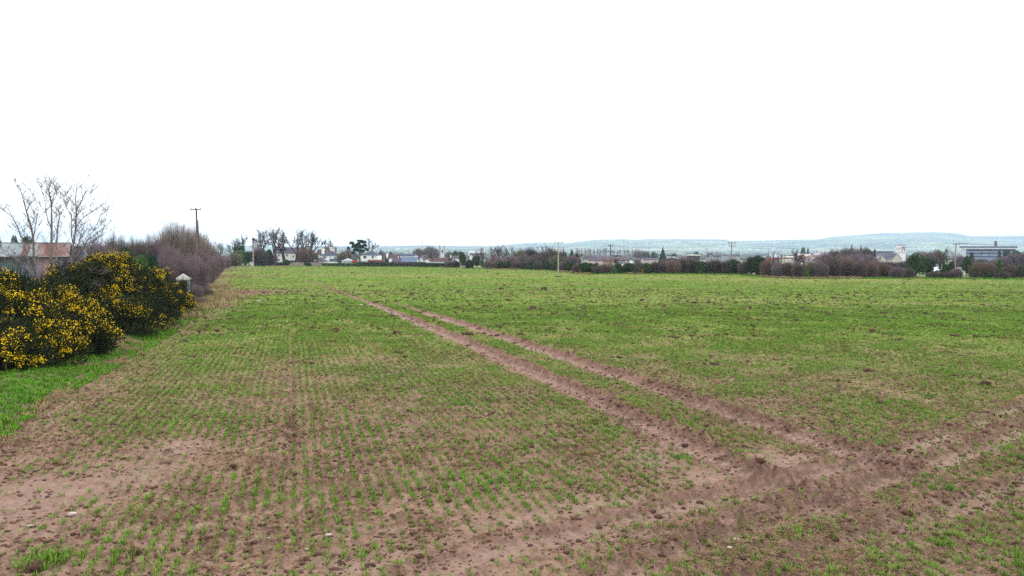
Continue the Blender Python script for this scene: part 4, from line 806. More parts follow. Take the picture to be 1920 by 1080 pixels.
# ---------------------------------------------------------------- gate pier and shed
def pier():
    D = 46.; x0 = XZ(344, 530, D)[0]; zb = float(plane(x0, D)) - .2; zt = XZ(344, 513, D)[2]; h_ = zt - zb; w_ = 24 / F * D / 2 * .86
    t = thing('gate_pier', 'old rendered gate pier with a pyramid cap beside the hedge', 'gate pier', (x0, D, zb), R(28)); m = mat('render', (.30, .27, .27), (.17, .15, .155), scale=4, bump=.4); eave = h_ - .42
    b = MB().box(-w_ * .86, w_ * .86, -w_ * .5, w_ * .86, 0, eave - .0); b.build('shaft', m, t)
    b = MB(); [b.box(sx * w_ * .80 - .10, sx * w_ * .80 + .10, -w_ * .97, -w_ * .503, 0, eave) for sx in (-1, 1)]; b.build('jamb', m, t)
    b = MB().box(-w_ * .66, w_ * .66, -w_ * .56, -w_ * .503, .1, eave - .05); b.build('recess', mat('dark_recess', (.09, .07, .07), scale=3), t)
    q = w_ * 1.18; b = MB().box(-q, q, -q, q, eave + .003, eave + .11); k = len(b.v); b.v += [(-q, -q, eave + .113), (q, -q, eave + .113), (q, q, eave + .113), (-q, q, eave + .113), (.0, 0, h_ + .02)]; b.f += [(k, k + 1, k + 4), (k + 1, k + 2, k + 4), (k + 2, k + 3, k + 4), (k + 3, k, k + 4)]
    b.build('cap', mat('lichen_stone', (.42, .40, .37), (.17, .155, .145), scale=5, bump=.5), t)
    n = 1300; u = rng.uniform(0, 1, n); c = np.stack([w_ * 1.12 + rng.normal(0, .06, n), rng.uniform(-w_, w_, n), eave * .25 + u * eave * .85], 1); s = rng.uniform(.015, .04, (n, 1)); A = rng.normal(0, 1, (n, 3)); A /= np.linalg.norm(A, axis=1)[:, None]; Bv = np.cross(A, rng.normal(0, 1, (n, 3))); Bv /= np.linalg.norm(Bv, axis=1)[:, None]
    o = link('ivy_plant', np_mesh('ivy_plant', np.stack([c - A * s, c - Bv * s, c + A * s, c + Bv * s], 1).reshape(-1, 3), np.arange(4 * n).reshape(-1, 4)), mat('blue_green_leaf', (.03, .13, .10), (.05, .09, .05), isl=.6, scale=3), loc=(x0, D, zb)); o.rotation_euler = (0, 0, R(28)); tag(o, 'blue green creeper hanging down the right side of the gate pier', 'creeper')
pier()
def corr(x0, x1, zf, pitch=.09, amp=.02, seg=6):
    """corrugated sheet: zf(x, t) -> point on the sheet for t in 0..1; returns verts and quads"""
    n = int((x1 - x0) / pitch * seg); xs = np.linspace(x0, x1, n); V = []
    for t in (0, 1):
        for x_ in xs:
            p, nn = zf(x_, t); a = amp * math.sin((x_ - x0) / pitch * 2 * math.pi); V.append((p[0] + nn[0] * a, p[1] + nn[1] * a, p[2] + nn[2] * a))
    F_ = [(i, i + 1, n + i + 1, n + i) for i in range(n - 1)]; return np.array(V), np.array(F_)
def shed():
    D = 50.; xr = XZ(131, 480, D)[0]; xl = xr - 13.5; zb = float(plane(xr, D)) - .2; ze = XZ(131, 481.5, D)[2] - zb; zr = XZ(133, 457, D + 3)[2] - zb; dep = 6.0; L = xr - xl
    t = thing('metal_shed', 'long corrugated iron shed with a rust streaked roof', 'shed', (xr - L * math.cos(R(30)), D - L * math.sin(R(30)), zb), R(30))
    def pm(name, cols, sc_, st, lo=.42, hi=.58): return mat(name, cols[0], cols[1], scale=sc_, stretch=st, lo=lo, hi=hi, rough=.6, detail=6)
    grey = pm('sheet_grey', ((.25, .29, .31), (.18, .21, .22)), 1.2, (1, .3, .3)); rust = pm('sheet_rust', ((.13, .032, .026), (.15, .08, .072)), .9, (1, .25, .25)); pinkr = pm('sheet_faded', ((.20, .15, .145), (.145, .065, .052)), .8, (1, .3, .3))
    green = pm('sheet_green', ((.085, .125, .125), (.12, .165, .17)), .8, (1, .3, .3)); blue = pm('sheet_blue', ((.16, .21, .34), (.27, .24, .30)), 2.2, (1, .2, .2)); mar = pm('sheet_maroon', ((.24, .15, .17), (.33, .24, .27)), 2.2, (1, .2, .2)); lil = pm('sheet_lilac', ((.26, .24, .33), (.14, .16, .27)), 2.4, (1, .2, .2))
    def roofp(a, b, m, lab):
        v, f = corr(a, b, lambda x_, q: ((x_, -.25 + q * (dep / 2 + .25), ze + .05 + q * (zr - ze)), (0, -.5, .85))); o = link('roof_sheet', np_mesh('roof_sheet', v, f), m, t, smooth=True); o['label'] = lab
    edges = [(0, 4.6, grey, 'weathered grey roof sheet'), (4.6, 10.6, grey, 'weathered grey roof sheet'), (10.6, 11.0, pinkr, 'roof sheet mottled pink and rust'), (11.0, 11.5, grey, 'weathered grey roof sheet'), (11.5, 11.95, pinkr, 'roof sheet mottled pink and rust'), (11.95, 12.5, rust, 'deep red rusted roof sheet'), (12.5, L, pinkr, 'faded pink roof sheet')]
    for a, b, m, lb in edges: roofp(a, b - .01, m, lb)
    v, f = corr(0, L, lambda x_, q: ((x_, dep + .25 - q * (dep / 2 + .25), ze + .05 + q * (zr - ze)), (0, .5, .85)), seg=4); link('roof_sheet', np_mesh('roof_sheet', v, f), grey, t, smooth=True)
    for a, b, m, lb in ((0, 10.6, green, 'dark green painted wall sheet'), (10.6, 11.6, blue, 'blue wall sheets'), (11.6, 12.4, mar, 'maroon streaked wall sheets'), (12.4, L, lil, 'lilac and blue wall sheets')):
        v, f = corr(a, b - .01, lambda x_, q: ((x_, 0, .75 + q * (ze - .78)), (0, -1, 0)), pitch=.11, amp=.03); o = link('wall_sheet', np_mesh('wall_sheet', v, f), m, t, smooth=True); o['label'] = lb
    MB().box(.02, L - .02, .06, .26, 0, .74).build('plinth', mat('block_plinth', (.30, .22, .22), (.20, .15, .15), scale=2), t)
    MB().box(-.05, L + .05, -.30, -.24, ze - .04, ze + .02).build('fascia', BARKD, t); MB().box(0, L, dep / 2 - .12, dep / 2 + .12, zr + .07, zr + .11).build('ridge_cap', grey, t)
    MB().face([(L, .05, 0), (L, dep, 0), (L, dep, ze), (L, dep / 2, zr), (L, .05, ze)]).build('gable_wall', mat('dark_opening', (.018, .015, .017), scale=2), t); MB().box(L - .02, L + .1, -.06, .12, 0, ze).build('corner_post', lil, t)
    t2 = thing('lean_to', 'small curved grey iron lean to against the end of the long shed', 'shed', (XZ(139, 480, D + 2)[0], D + 2, zb), R(30)); pr = [(0, 0)] + [(0, zr - .15)] + [(.25 + .55 * math.sin(a), zr - .15 - .8 * (1 - math.cos(a)) * 1.2) for a in np.linspace(0, 1.4, 7)] + [(.95, 0)]
    MB().prism([(a, b) for a, b in pr][::-1], 0, 2.6).build('wall', pm('sheet_dull', ((.20, .23, .28), (.13, .14, .18)), 2, (1, .3, .3)), t2); MB().prism([(.1, 0), (.8, 0), (.8, 1.5), (.1, 1.9)], -.05, -.003).build('doorway', mat('dark_opening', (.02,) * 3), t2)
shed()

# ---------------------------------------------------------------- poles
WOOD = mat('pole_wood', (.19, .135, .125), (.12, .09, .088), scale=2, stretch=(3, 3, .4)); WOODG = mat('pole_grey_green', (.40, .41, .27), (.30, .30, .21), scale=1.5); GREYP = mat('pole_grey', (.38, .35, .33), (.25, .23, .22), scale=2); CER = mat('insulator', (.07, .05, .05), scale=3); MET = mat('galvanised', (.38, .40, .42), (.28, .30, .31), scale=4, rough=.5)
def pole(px, D, top, label, m=WOOD, r=.13, arms=((.15, 1.9),), ins=3, name='utility_pole', base=None, slack=.4, group='wooden line poles'):
    xx = ray(px, top)[0] * D; zb = (Ts(xx, D) if base is None else base) - slack; h_ = CZ + ray(px, top)[1] * D - zb; t = thing(name, label, 'utility pole', (xx, D, zb), 0, group)
    MB().tube([(0, 0, 0), (0, 0, h_)], [r, r * .72], 10).build('post', m, t, smooth=False)
    for dz, L in arms:
        o = MB().box(-L / 2, L / 2, -r - .09, -r + .0, h_ - dz - .07, h_ - dz + .05).build('crossarm', m, t)
        for i in range(ins if L > 1 else 2):
            q = -L / 2 + .08 + i * (L - .16) / (max(1, (ins if L > 1 else 2) - 1)); MB().tube([(q, -r - .045, h_ - dz + .053), (q, -r - .045, h_ - dz + .12), (q, -r - .045, h_ - dz + .24)], [.03, .06, .035], 6).build('insulator', CER, o)
    return t, h_
tL, hL = pole(368, 82, 391, 'tallest brown pole rising over the left hedge', arms=((.12, 1.25),)); pole(371.3, 84, 413, 'thin dark stay pole close beside the tallest brown pole', r=.07, arms=(), m=CER)
o = MB().box(-.16, .12, -.06, .02, hL - 7.2, hL - 6.9).build('name_plate', mat('plate', (.7, .68, .6)), tL); o.location = (0, -.15, 0); pole(390.5, 170, 455, 'short pole over the purple hedge, left of two', r=.14, arms=()); pole(395, 178, 455, 'short pole over the purple hedge, right of two', r=.14, arms=())
t, h_ = pole(474, 206, 446, 'transformer pole wrapped in ivy at the far left corner', m=mat('pole_pink', (.36, .25, .26), (.25, .17, .19), scale=1), r=.2, arms=())
MB().tube([(.78, -.1, h_ - 2.6), (.78, -.1, h_ - 1.5)], .42, 12).build('transformer', MET, t); MB().box(.1, .8, -.2, .1, h_ - 2.72, h_ - 2.6).build('bracket', MET, t); MB().box(-.55, -.05, -.45, -.2, .6, 1.9).build('meter_box', mat('box_grey', (.5, .55, .55), scale=2), t)
pl_('ivy', 0, 'ivy_plant', 'ivy bunch on top of the transformer pole', 'ivy', 475, 206.2, 8, 443.5); bpy.data.objects['ivy_plant.001'].location.z = t.location.z + h_ - 1.1; bpy.data.objects['ivy_plant.001'].scale = (.6, .6, 1.2)
pole(1047, G(1047, 519)[1], 455.3, 'pale green weathered pole standing alone in the field', m=WOODG, r=.105, arms=((.0, 1.45),), slack=.3, base=float(plane(*G(1047, 519))))
g = G(1047, 519); x = g[0] + np.clip(rng.normal(0, .28, 160), -.5, .5); y = g[1] + np.clip(rng.normal(-.1, .2, 160), -.4, .4); blades('grass_tuft', x, y, Hs(x, y), 7, .22, .03, .06, .8, mat('tuft_green', (.06, .2, .02)), 'ring of uncut grass round the foot of the field pole', 'grass tuft', kind='thing')
pole(916.8, hbd(917) + 5, 469.5, 'short grey post with a small crossarm in the hedgerow', m=GREYP, r=.13, arms=((.2, 1.2),)); pole(921.5, hbd(921) + 60, 447.5, 'thin tall mast behind the bare trees', m=MET, r=.07, arms=(), group=None)
pole(1144.5, hbd(1144) + 3.5, 459.5, 'brown pole with a top arm and a lower fuse arm', m=WOOD, r=.13, arms=((.1, 1.1), (1.35, 1.0)))
pole(1372, hbd(1372) + 4, 455, 'brown pole with two crossarms over the ivy shrub', m=mat('pole_mauve', (.34, .24, .25), (.24, .17, .18), scale=1), r=.12, arms=((.06, 1.5), (.68, 1.35)))
t, h_ = pole(1792.5, hbd(1792) + 12, 457.5, 'brown pole with three upright insulators near the office block', m=mat('pole_rose', (.36, .25, .23), (.26, .18, .17), scale=1), r=.12, arms=((.1, 1.15),))
for px, D, top, lb, m, r in ((1325, 300, 466, 'thin grey pole left of the goalpost frame', GREYP, .10), (1297.5, 420, 466.5, 'thin grey pole behind the flat roofed shed', GREYP, .12), (1441.5, 260, 466, 'thin dark pole left of the white roofed house', WOOD, .10), (791.8, 330, 451, 'thin dark mast by the white chimneys', CER, .10),
     (723.5, 330, 461, 'thin pole left of the first bungalow', GREYP, .09), (1170, 700, 447, 'faint lattice mast against the hills', MET, .16), (897, 330, 468, 'white lamp column beside the long grey roof', GREYP, .10), (1847, 170, 491, 'white lamp column before the office block', MET, .09), (1853, 175, 489, 'second white lamp column before the office block', MET, .09)):
    pole(px, D, top, lb, m=m, r=r, arms=((.1, 1.2),) if px == 1325 else (), name='mast' if 'mast' in lb else 'lamp_column' if 'lamp' in lb else 'utility_pole', group=None)
t = thing('goalpost_frame', 'dark square frame standing behind the hedge right of the conifer', 'frame', (XZ(1342, 480, 240)[0], 240, Ts(70, 240))); zt = XZ(1342, 473, 240)[2] - t.location.z
MB().box(-.7, .75, -.06, .06, zt - .14, zt).build('crossbar', CER, t); MB().box(.6, .75, -.06, .06, 0, zt - .143).build('upright', CER, t)
def cable(p, q, sag, lb, r=.018, n=14):
    P = [tuple(np.array(p) * (1 - t) + np.array(q) * t - np.array([0, 0, 4 * sag * t * (1 - t)])) for t in np.linspace(0, 1, n)]; tag(MB().tube(P, r, 4).build('overhead_cable', CER), lb, 'cable', 'overhead cables')
D9 = hbd(1792) + 12
for i, dx in enumerate((-.5, 0, .5)):
    a = XZ(1792.5, 457, D9); cable((a[0] + dx, a[1], a[2] + .1), (150 + dx, 190 + i, XZ(1990, 455, 190)[2]), .5, ('left', 'middle', 'right')[i] + ' wire running right from the pole near the office block', .022)
a = XZ(1792.5, 457, D9); cable((a[0] - .4, a[1], a[2] + .1), XZ(1372, 456, hbd(1372) + 4), 1.2, 'long wire between the two brown poles on the right', .012)
a = XZ(474, 450, 206); cable(a, XZ(697, 467, 300), 1.0, 'wire from the transformer pole across the dark pine', .03); cable(XZ(368, 392, 82), a, 1.6, 'wire from the tallest left pole to the transformer pole', .012)
cable(XZ(1145, 460, hbd(1145) + 3.5), XZ(1372, 456, hbd(1372) + 4), .8, 'wire between the brown fuse arm pole and the two arm pole', .012)

# ---------------------------------------------------------------- buildings
WH = mat('white_render', (.80, .80, .79), (.70, .70, .69), scale=.8); CREAM = mat('cream_render', (.66, .63, .56), (.52, .49, .44), scale=.8); SLATE = mat('slate', (.060, .075, .115), (.045, .055, .085), scale=1.5); BLUES = mat('blue_slate', (.105, .150, .225), (.085, .12, .18), scale=1.5)
PURP = mat('purple_tile', (.090, .070, .100), (.065, .052, .075), scale=1.5); BRN = mat('brown_tile', (.085, .050, .050), (.060, .040, .042), scale=1.5); RED = mat('red_tile', (.20, .065, .05), (.15, .055, .045), scale=1.5); BRICK = mat('brick', (.33, .15, .12), (.24, .11, .10), scale=2); PINK = mat('pink_render', (.58, .45, .45), (.48, .38, .38), scale=1); GREYW = mat('grey_render', (.30, .30, .33), (.24, .24, .27), scale=1)
STONEW = mat('church_stone', (.52, .46, .40), (.38, .33, .29), scale=1.2); GLASS = mat('window_glass', (.04, .055, .08), (.08, .10, .13), scale=.5, rough=.15, spec=.5); DARK = mat('dark_trim', (.04, .04, .045), scale=2); PALEM = mat('pale_sheet', (.34, .38, .42), (.28, .32, .36), scale=.3)
def house(px0, px1, eave, ridge, D, label, wall=WH, roof=SLATE, kind='side', dep=8., ch=(), win=(), name='house', catg='house', group=None, rz=0., over=.3, dark=None):
    """px0..px1 wall front, eave and ridge rows; ch: (px, top row, width px, material); win: (px0, px1, row0, row1)"""
    xa, xb = ray(px0, eave)[0] * D, ray(px1, eave)[0] * D; cx = (xa + xb) / 2; w_ = (xb - xa) / 2; zb = Ts(cx, D) - .3; he = CZ + ray(0, eave)[1] * D - zb; hr = max(he + .3, CZ + ray(0, ridge)[1] * (D + dep / 2 if kind != 'front' else D) - zb)
    t = thing(name, label, catg, (cx, D, zb), rz, group); b = MB(); o_ = over
    if kind == 'front': b.prism([(-w_, 0), (w_, 0), (w_, he), (0, hr - .15), (-w_, he)], 0, dep)
    elif kind == 'side': b.prism([(0, 0), (dep, 0), (dep, he), (dep / 2, hr - .15), (0, he)], -w_, w_, 'x')
    else: b.box(-w_, w_, 0, dep, 0, he)
    b.build('wall', wall, t); r = MB(); tk = .18
    if kind == 'front':
        for s in (-1, 1): r.prism([(s * (w_ + o_), he - o_ * (hr - he) / w_ + .03), (0, hr + .03 - .15 + .0), (0, hr + tk), (s * (w_ + o_), he - o_ * (hr - he) / w_ + tk + .05)], -o_, dep + o_)
    elif kind == 'side':
        s_ = (hr - he) / (dep / 2)
        r.prism([(-o_, he - o_ * s_ + .03), (dep / 2, hr - .12), (dep / 2, hr + tk), (-o_, he - o_ * s_ + tk + .03)], -w_ - o_, w_ + o_, 'x'); r.prism([(dep + o_, he - o_ * s_ + .03), (dep / 2, hr - .12), (dep / 2, hr + tk), (dep + o_, he - o_ * s_ + tk + .03)], -w_ - o_, w_ + o_, 'x')
    elif kind == 'hip':
        q = min(w_ * .98, dep / 2 * 1.05); k = len(r.v); z0 = he + .01; r.v += [(-w_ - o_, -o_, z0), (w_ + o_, -o_, z0), (w_ + o_, dep + o_, z0), (-w_ - o_, dep + o_, z0), (-w_ + q, dep / 2, hr), (w_ - q, dep / 2, hr)]
        r.f += [(0, 1, 5, 4), (1, 2, 5), (2, 3, 4, 5), (3, 0, 4), (0, 3, 2, 1)]
    else: r.box(-w_ - o_, w_ + o_, -o_, dep + o_, he + .003, max(hr, he + .25))
    ro = r.build('roof', roof, t)
    for (p, tp, wp, cm) in ch:
        dc = D + dep / 2; X = ray(p, tp)[0] * dc - cx; zt = CZ + ray(0, tp)[1] * dc - zb; cw = wp / F * dc / 2; c = MB().box(X - cw, X + cw, dep / 2 - .45, dep / 2 + .45, he, zt).build('chimney', cm, ro)
        MB().box(X - cw - .08, X + cw + .08, dep / 2 - .53, dep / 2 + .53, zt + .002, zt + .14).build('cap', BRICK if cm is WH else cm, ro)
        for s in (-.5, .5): MB().tube([(X + s * cw, dep / 2, zt + .142), (X + s * cw, dep / 2, zt + .5)], .13, 6).build('chimney_pot', RED, ro)
    for (a, b_, c0, c1) in win:
        X0, X1 = ray(a, c0)[0] * D - cx, ray(b_, c0)[0] * D - cx; Z1, Z0 = CZ + ray(0, c0)[1] * D - zb, CZ + ray(0, c1)[1] * D - zb; f = MB()
        f.box(X0, X1, -.06, -.004, Z0, Z1).build('window', WH if wall is not WH else GREYW, t); m_ = .07; wo_ = t.children[-1]
        MB().box(X0 + m_, X1 - m_, -.075, -.063, Z0 + m_, Z1 - m_).build('pane', GLASS, wo_)
    return t
H = house
H(513, 567, 474.5, 464.5, 288, 'cream two storey house behind the row of tall bare trees', CREAM, PURP, 'side', 8, ch=((528, 460, 4.5, BRICK), (517, 463.5, 3, WH), (549, 462, 3, WH)), win=((521, 525, 476, 480), (536, 540, 476, 481), (548, 552, 478, 483), (559, 563, 478, 483), (520, 525, 485, 490)))
H(542, 568, 488.6, 487.2, 281, 'low open shelter with a white roof edge at the cream house', mat('shelter_dark', (.08, .05, .045), scale=2), PALEM, 'flat', 3.5, name='garden_shelter', catg='shelter', over=.25)
H(577, 587, 489.2, 488.4, 240, 'low pale green roofed garden shed', BRN, mat('pale_green_sheet', (.38, .52, .48), scale=1), 'flat', 3, name='garden_shed', catg='shed')
H(587, 607, 491, 482, 262, 'grey pyramid roofed garage before the white two storey house', WH, PURP, 'hip', 6, name='garage', catg='garage', win=((602, 604, 492, 494),))
H(599, 633.5, 479.3, 470.8, 300, 'white two storey house with a dark hipped roof and three chimneys', WH, SLATE, 'hip', 8, ch=((605.5, 465.5, 4, WH), (629.3, 464.5, 3.6, BRICK)), win=((605, 607, 480.5, 485), (607.5, 609.5, 480.5, 484.5), (610, 612, 480.5, 484.5), (618, 619.5, 480, 484), (626, 627.5, 481, 485), (628, 630, 481, 485), (623.5, 625.5, 491.5, 494), (626.5, 628.5, 491.5, 494)))
H(617.5, 633, 490, 486, 297.5, 'dark sloping porch roof on the front of the white two storey house', WH, SLATE, 'side', 2.2, name='porch', catg='porch', over=.1)
H(593, 602, 477, 468.4, 325, 'brown roofed house peeping left behind the white two storey house', WH, BRN, 'side', 8)
H(608, 617, 473, 463.8, 345, 'brick roofed house behind the chimneys of the white house', BRICK, BRN, 'front', 8, ch=((620, 463, 4, WH),))
H(640, 659.5, 489.8, 484, 270, 'grey hipped outbuilding left of the red tank', mat('outbuilding', (.6, .6, .6), scale=1), mat('grey_sheet', (.36, .39, .41), (.28, .3, .32), scale=.5), 'hip', 5, name='outbuilding', catg='outbuilding', win=((648, 650, 490.5, 493), (654, 656, 490.5, 493)))
H(646, 656, 480, 468, 350, 'purple roofed house behind the grey outbuilding', BRICK, PURP, 'front', 8); H(653, 664, 484, 474, 335, 'dark slate house with a white dormer left of the pine', SLATE, PURP, 'side', 7, win=((655, 658, 477, 480),))
xx, _, zz = XZ(662.5, 491, 262); t = thing('heating_oil_tank', 'bright red tank beside the grey outbuilding', 'tank', (xx, 262, Ts(xx, 262))); hz = XZ(0, 487.5, 262)[2] - Ts(xx, 262); rt = mat('red_paint', (.62, .06, .06), (.5, .05, .05), scale=2); MB().tube([(-.5, 0, hz - .6), (.6, 0, hz - .6)], .6, 14).build('drum', rt, t); MB().box(-.4, .5, -.3, .3, 0, hz - 1.22).build('stand', BRICK, t)
H(676, 708, 478.6, 470.3, 300, 'white house with a dark hipped roof right of the pine', WH, SLATE, 'hip', 9, ch=((692, 467, 3, WH),), win=((681, 687, 480, 484.5), (697, 700.5, 479.5, 484.5), (703.5, 705, 480, 482)))
H(690, 713, 489.2, 487.6, 275, 'long low red roofed outbuilding below the white hip roofed house', BRICK, RED, 'side', 3, name='outbuilding', catg='outbuilding')
H(710, 717.5, 475.5, 471.5, 312, 'dark stone gable with a chimney right of the white house', mat('dark_stone', (.06, .055, .06), (.10, .09, .09), scale=2), SLATE, 'front', 6, ch=((713.8, 469.5, 2, BRICK),))
H(729, 744, 484, 477, 300, 'brown roofed bungalow at the left of the bungalow row', WH, BRN, 'side', 8, ch=((726, 474.5, 2.6, WH), (742.5, 475.5, 2.4, WH))); H(735, 755, 492, 483.5, 268, 'purple roofed bungalow left of the blue grey roof', WH, PURP, 'side', 8); H(735.5, 744, 492.5, 489.5, 262, 'small white gable porch before the purple roofed bungalow', WH, BRN, 'front', 3, name='porch', catg='porch')
H(753, 780, 491.3, 482.5, 265, 'bungalow with a broad blue grey roof', WH, BLUES, 'side', 9, ch=((782.3, 480.5, 2.6, WH),)); H(745, 778, 480, 476.3, 340, 'long slate roof behind the blue grey bungalow roof', WH, SLATE, 'side', 8, ch=((771.5, 479, 2, BRICK),))
H(757, 795, 493, 491.8, 255, 'long flat dark roofed garage below the blue grey bungalow', DARK, DARK, 'flat', 4, name='garage', catg='garage'); H(785, 794, 487, 480.6, 275, 'bungalow with a tall white gable and chimney', WH, PURP, 'front', 7, ch=((789, 481, 2.5, WH),)); H(796, 805.5, 488.5, 484.3, 268, 'white gabled bungalow left of the brown roof', WH, BRN, 'front', 8); H(790, 800, 483, 478.5, 320, 'brown roofed house behind the white gables', BRICK, BRN, 'side', 7)
H(812, 843, 492, 484, 268, 'bungalow with a broad brown roof below the church tower', WH, BRN, 'side', 9); H(803, 829, 493.2, 492.3, 254, 'flat white roofed extension in front of the brown roofed bungalow', WH, PALEM, 'flat', 3, name='extension', catg='extension'); H(846.5, 852, 490.5, 487.3, 262, 'small white gable right of the brown roofed bungalow', WH, PURP, 'front', 6)
H(848, 862, 485, 480, 330, 'purple roofed bungalow behind the first ivy stump', WH, PURP, 'side', 7, ch=((845, 478.5, 2, WH),)); H(881, 904, 483, 475.3, 300, 'long grey roofed house behind the round ivy bush', GREYW, PURP, 'side', 9, ch=((902, 474, 3, BRICK),)); H(879.5, 887, 482, 475.2, 297, 'white gable end of the long grey roofed house', WH, PURP, 'front', 7)
H(878, 905, 469.3, 468.0, 1200, 'long low white shed on the plain', WH, PALEM, 'flat', 20, name='farm_shed', catg='shed')
# church with the pinnacled tower
def tower(px, D, wpx, top, label, wall, pinn=0, bands=(), op=()):
    xx = ray(px, top)[0] * D; zb = Ts(xx, D) - 1; h_ = CZ + ray(0, top)[1] * D - zb; w_ = wpx / F * D / 2; t = thing('church_tower', label, 'church tower', (xx, D, zb), R(12)); MB().box(-w_, w_, -w_, w_, 0, h_).build('wall', wall, t)
    for z0, th, ov, m_ in bands: zz = CZ + ray(0, z0)[1] * D - zb; MB().box(-w_ - ov, w_ + ov, -w_ - ov, w_ + ov, zz - th / 2, zz + th / 2).build('string_course', m_, t)
    if pinn:
        for sx in (-1, 1):
            for sy in (-1, 1):
                MB().box(sx * w_ - .5, sx * w_ + .5, sy * w_ - .5, sy * w_ + .5, 0, h_ + .6).build('buttress', GREYW, t); MB().tube([(sx * w_, sy * w_, h_ + .6), (sx * w_, sy * w_, h_ + 2.6)], [.45, .05], 4).build('pinnacle', GREYW, t)
    for (x0, x1, r0, r1) in op:
        Z1, Z0 = CZ + ray(0, r0)[1] * D - zb, CZ + ray(0, r1)[1] * D - zb; q = MB(); n = 6; cx_, hw = (x0 + x1) / 2 * w_, (x1 - x0) / 2 * w_; pr = [(cx_ - hw, Z0), (cx_ + hw, Z0)] + [(cx_ + hw * math.cos(a), Z1 - hw + hw * math.sin(a)) for a in np.linspace(0, math.pi, n)]
        q.prism(pr, -w_ - .1, -w_ - .003); q.build('belfry_opening', DARK, t)
    return t
tower(828.5, 800, 8.6, 463, 'pale church tower with corner pinnacles above the brown roofed bungalow', mat('pale_tower', (.56, .56, .58), (.46, .46, .48), scale=.5), 1, op=((-.32, .32, 468, 474),))
tower(1690, 850, 11, 458.6, 'white and pink square church tower left above the great ivy tree', mat('white_tower', (.76, .70, .70), (.66, .60, .60), scale=.4), 0, bands=((459.5, 1.4, .25, mat('tower_trim', (.45, .38, .40))), (466.5, .7, .4, MT['tower_trim']), (473, .5, .3, GREYW)), op=((-.75, -.45, 462.5, 466), (-.3, .2, 462.5, 465.7), (.4, .72, 462.3, 466), (-.6, -.35, 467.5, 471.5), (.35, .62, 467.5, 471.5)))
def church():
    t = H(1639, 1660, 484, 477, 620, 'stone church with a pointed gable window and long slate roofs', STONEW, PURP, 'front', 26, name='church', catg='church', over=.4); b = MB(); zb = t.location.z; D = 620
    def Q(px, py): p = XZ(px, py, D); return (p[0] - t.location.x, p[2] - zb)
    x0, z0 = Q(1648, 487.5); x1, z1 = Q(1652, 479.5); hw = (x1 - x0) / 2; c = (x0 + x1) / 2; b.prism([(x0, z0), (x1, z0), (x1, z1 - 1.6), (c + hw * .6, z1 - .7), (c, z1), (c - hw * .6, z1 - .7), (x0, z1 - 1.6)], -.12, -.004); b.build('gable_window', GLASS, t)
    H(1657, 1682, 482.5, 474.5, 634, 'long slate roofed nave running right from the church gable', STONEW, PURP, 'side', 12, name='church_nave', catg='church'); H(1673, 1691, 485.5, 475.5, 622, 'stone side chapel with a gable below the tower', STONEW, PURP, 'front', 12, name='church_chapel', catg='church'); H(1646, 1674, 473.5, 471.3, 760, 'long dark flat roofed hall behind the church', BRICK, DARK, 'flat', 14, name='hall', catg='hall')
church()
def office():
    D = 520; xa, xb = ray(1803, 480)[0] * D, ray(1903, 480)[0] * D; zb = Ts(xa, D) - 1; t = thing('office_block', 'long white three storey office block with ribbon windows and a dark stack', 'office building', (xa, D, zb), R(-33)); L = 32.7; Z = lambda r: CZ + ray(0, r)[1] * D - zb
    w1 = mat('office_white', (.52, .54, .60), (.46, .48, .53), scale=.2); pnl = mat('office_panel', (.22, .26, .36), (.18, .22, .31), scale=.2); rib = mat('ribbon_glass', (.03, .035, .07), (.05, .06, .10), scale=.4, rough=.3)
    MB().box(0, L, .2, 16, 0, Z(466.2)).build('wall', pnl, t); MB().box(-.6, 2.8, -1.0, 17, 0, Z(465.5)).build('stair_tower', w1, t)
    for a, b in ((468, 470.4), (474, 476), (480.2, 481.6)): MB().box(3.0, L - .3, -.02, .17, Z(b), Z(a)).build('window_band', rib, t)
    for a, b in ((470.5, 473.9), (476.1, 480.1)): MB().box(3.0, L - .3, -.35, .17, Z(b), Z(a)).build('balcony_panel', pnl, t)
    r = MB(); z0, z1 = Z(466), Z(461.5); r.prism([(-1.2, z0), (17.5, z0), (12, z1), (3, z1)], -1.5, L + 1, 'x'); r.build('roof', mat('office_roof', (.070, .075, .105), (.06, .065, .09), scale=.3), t); MB().box(-1.6, L + 1.1, -1.5, -1.203, z0 - .25, z0 + .2).build('fascia', WH, t)
    xs = L * .64; MB().box(xs - .9, xs + .9, 7, 9, z1 - 1.5, Z(452.3)).build('stack', mat('stack', (.16, .14, .15), scale=1), t)
    for q in (.37, .52): MB().box(L * q, L * q + .25, -.5, -.353, Z(481), Z(469)).build('mullion', DARK, t)
office()
TOWN = 'houses of the town beyond the hedge'
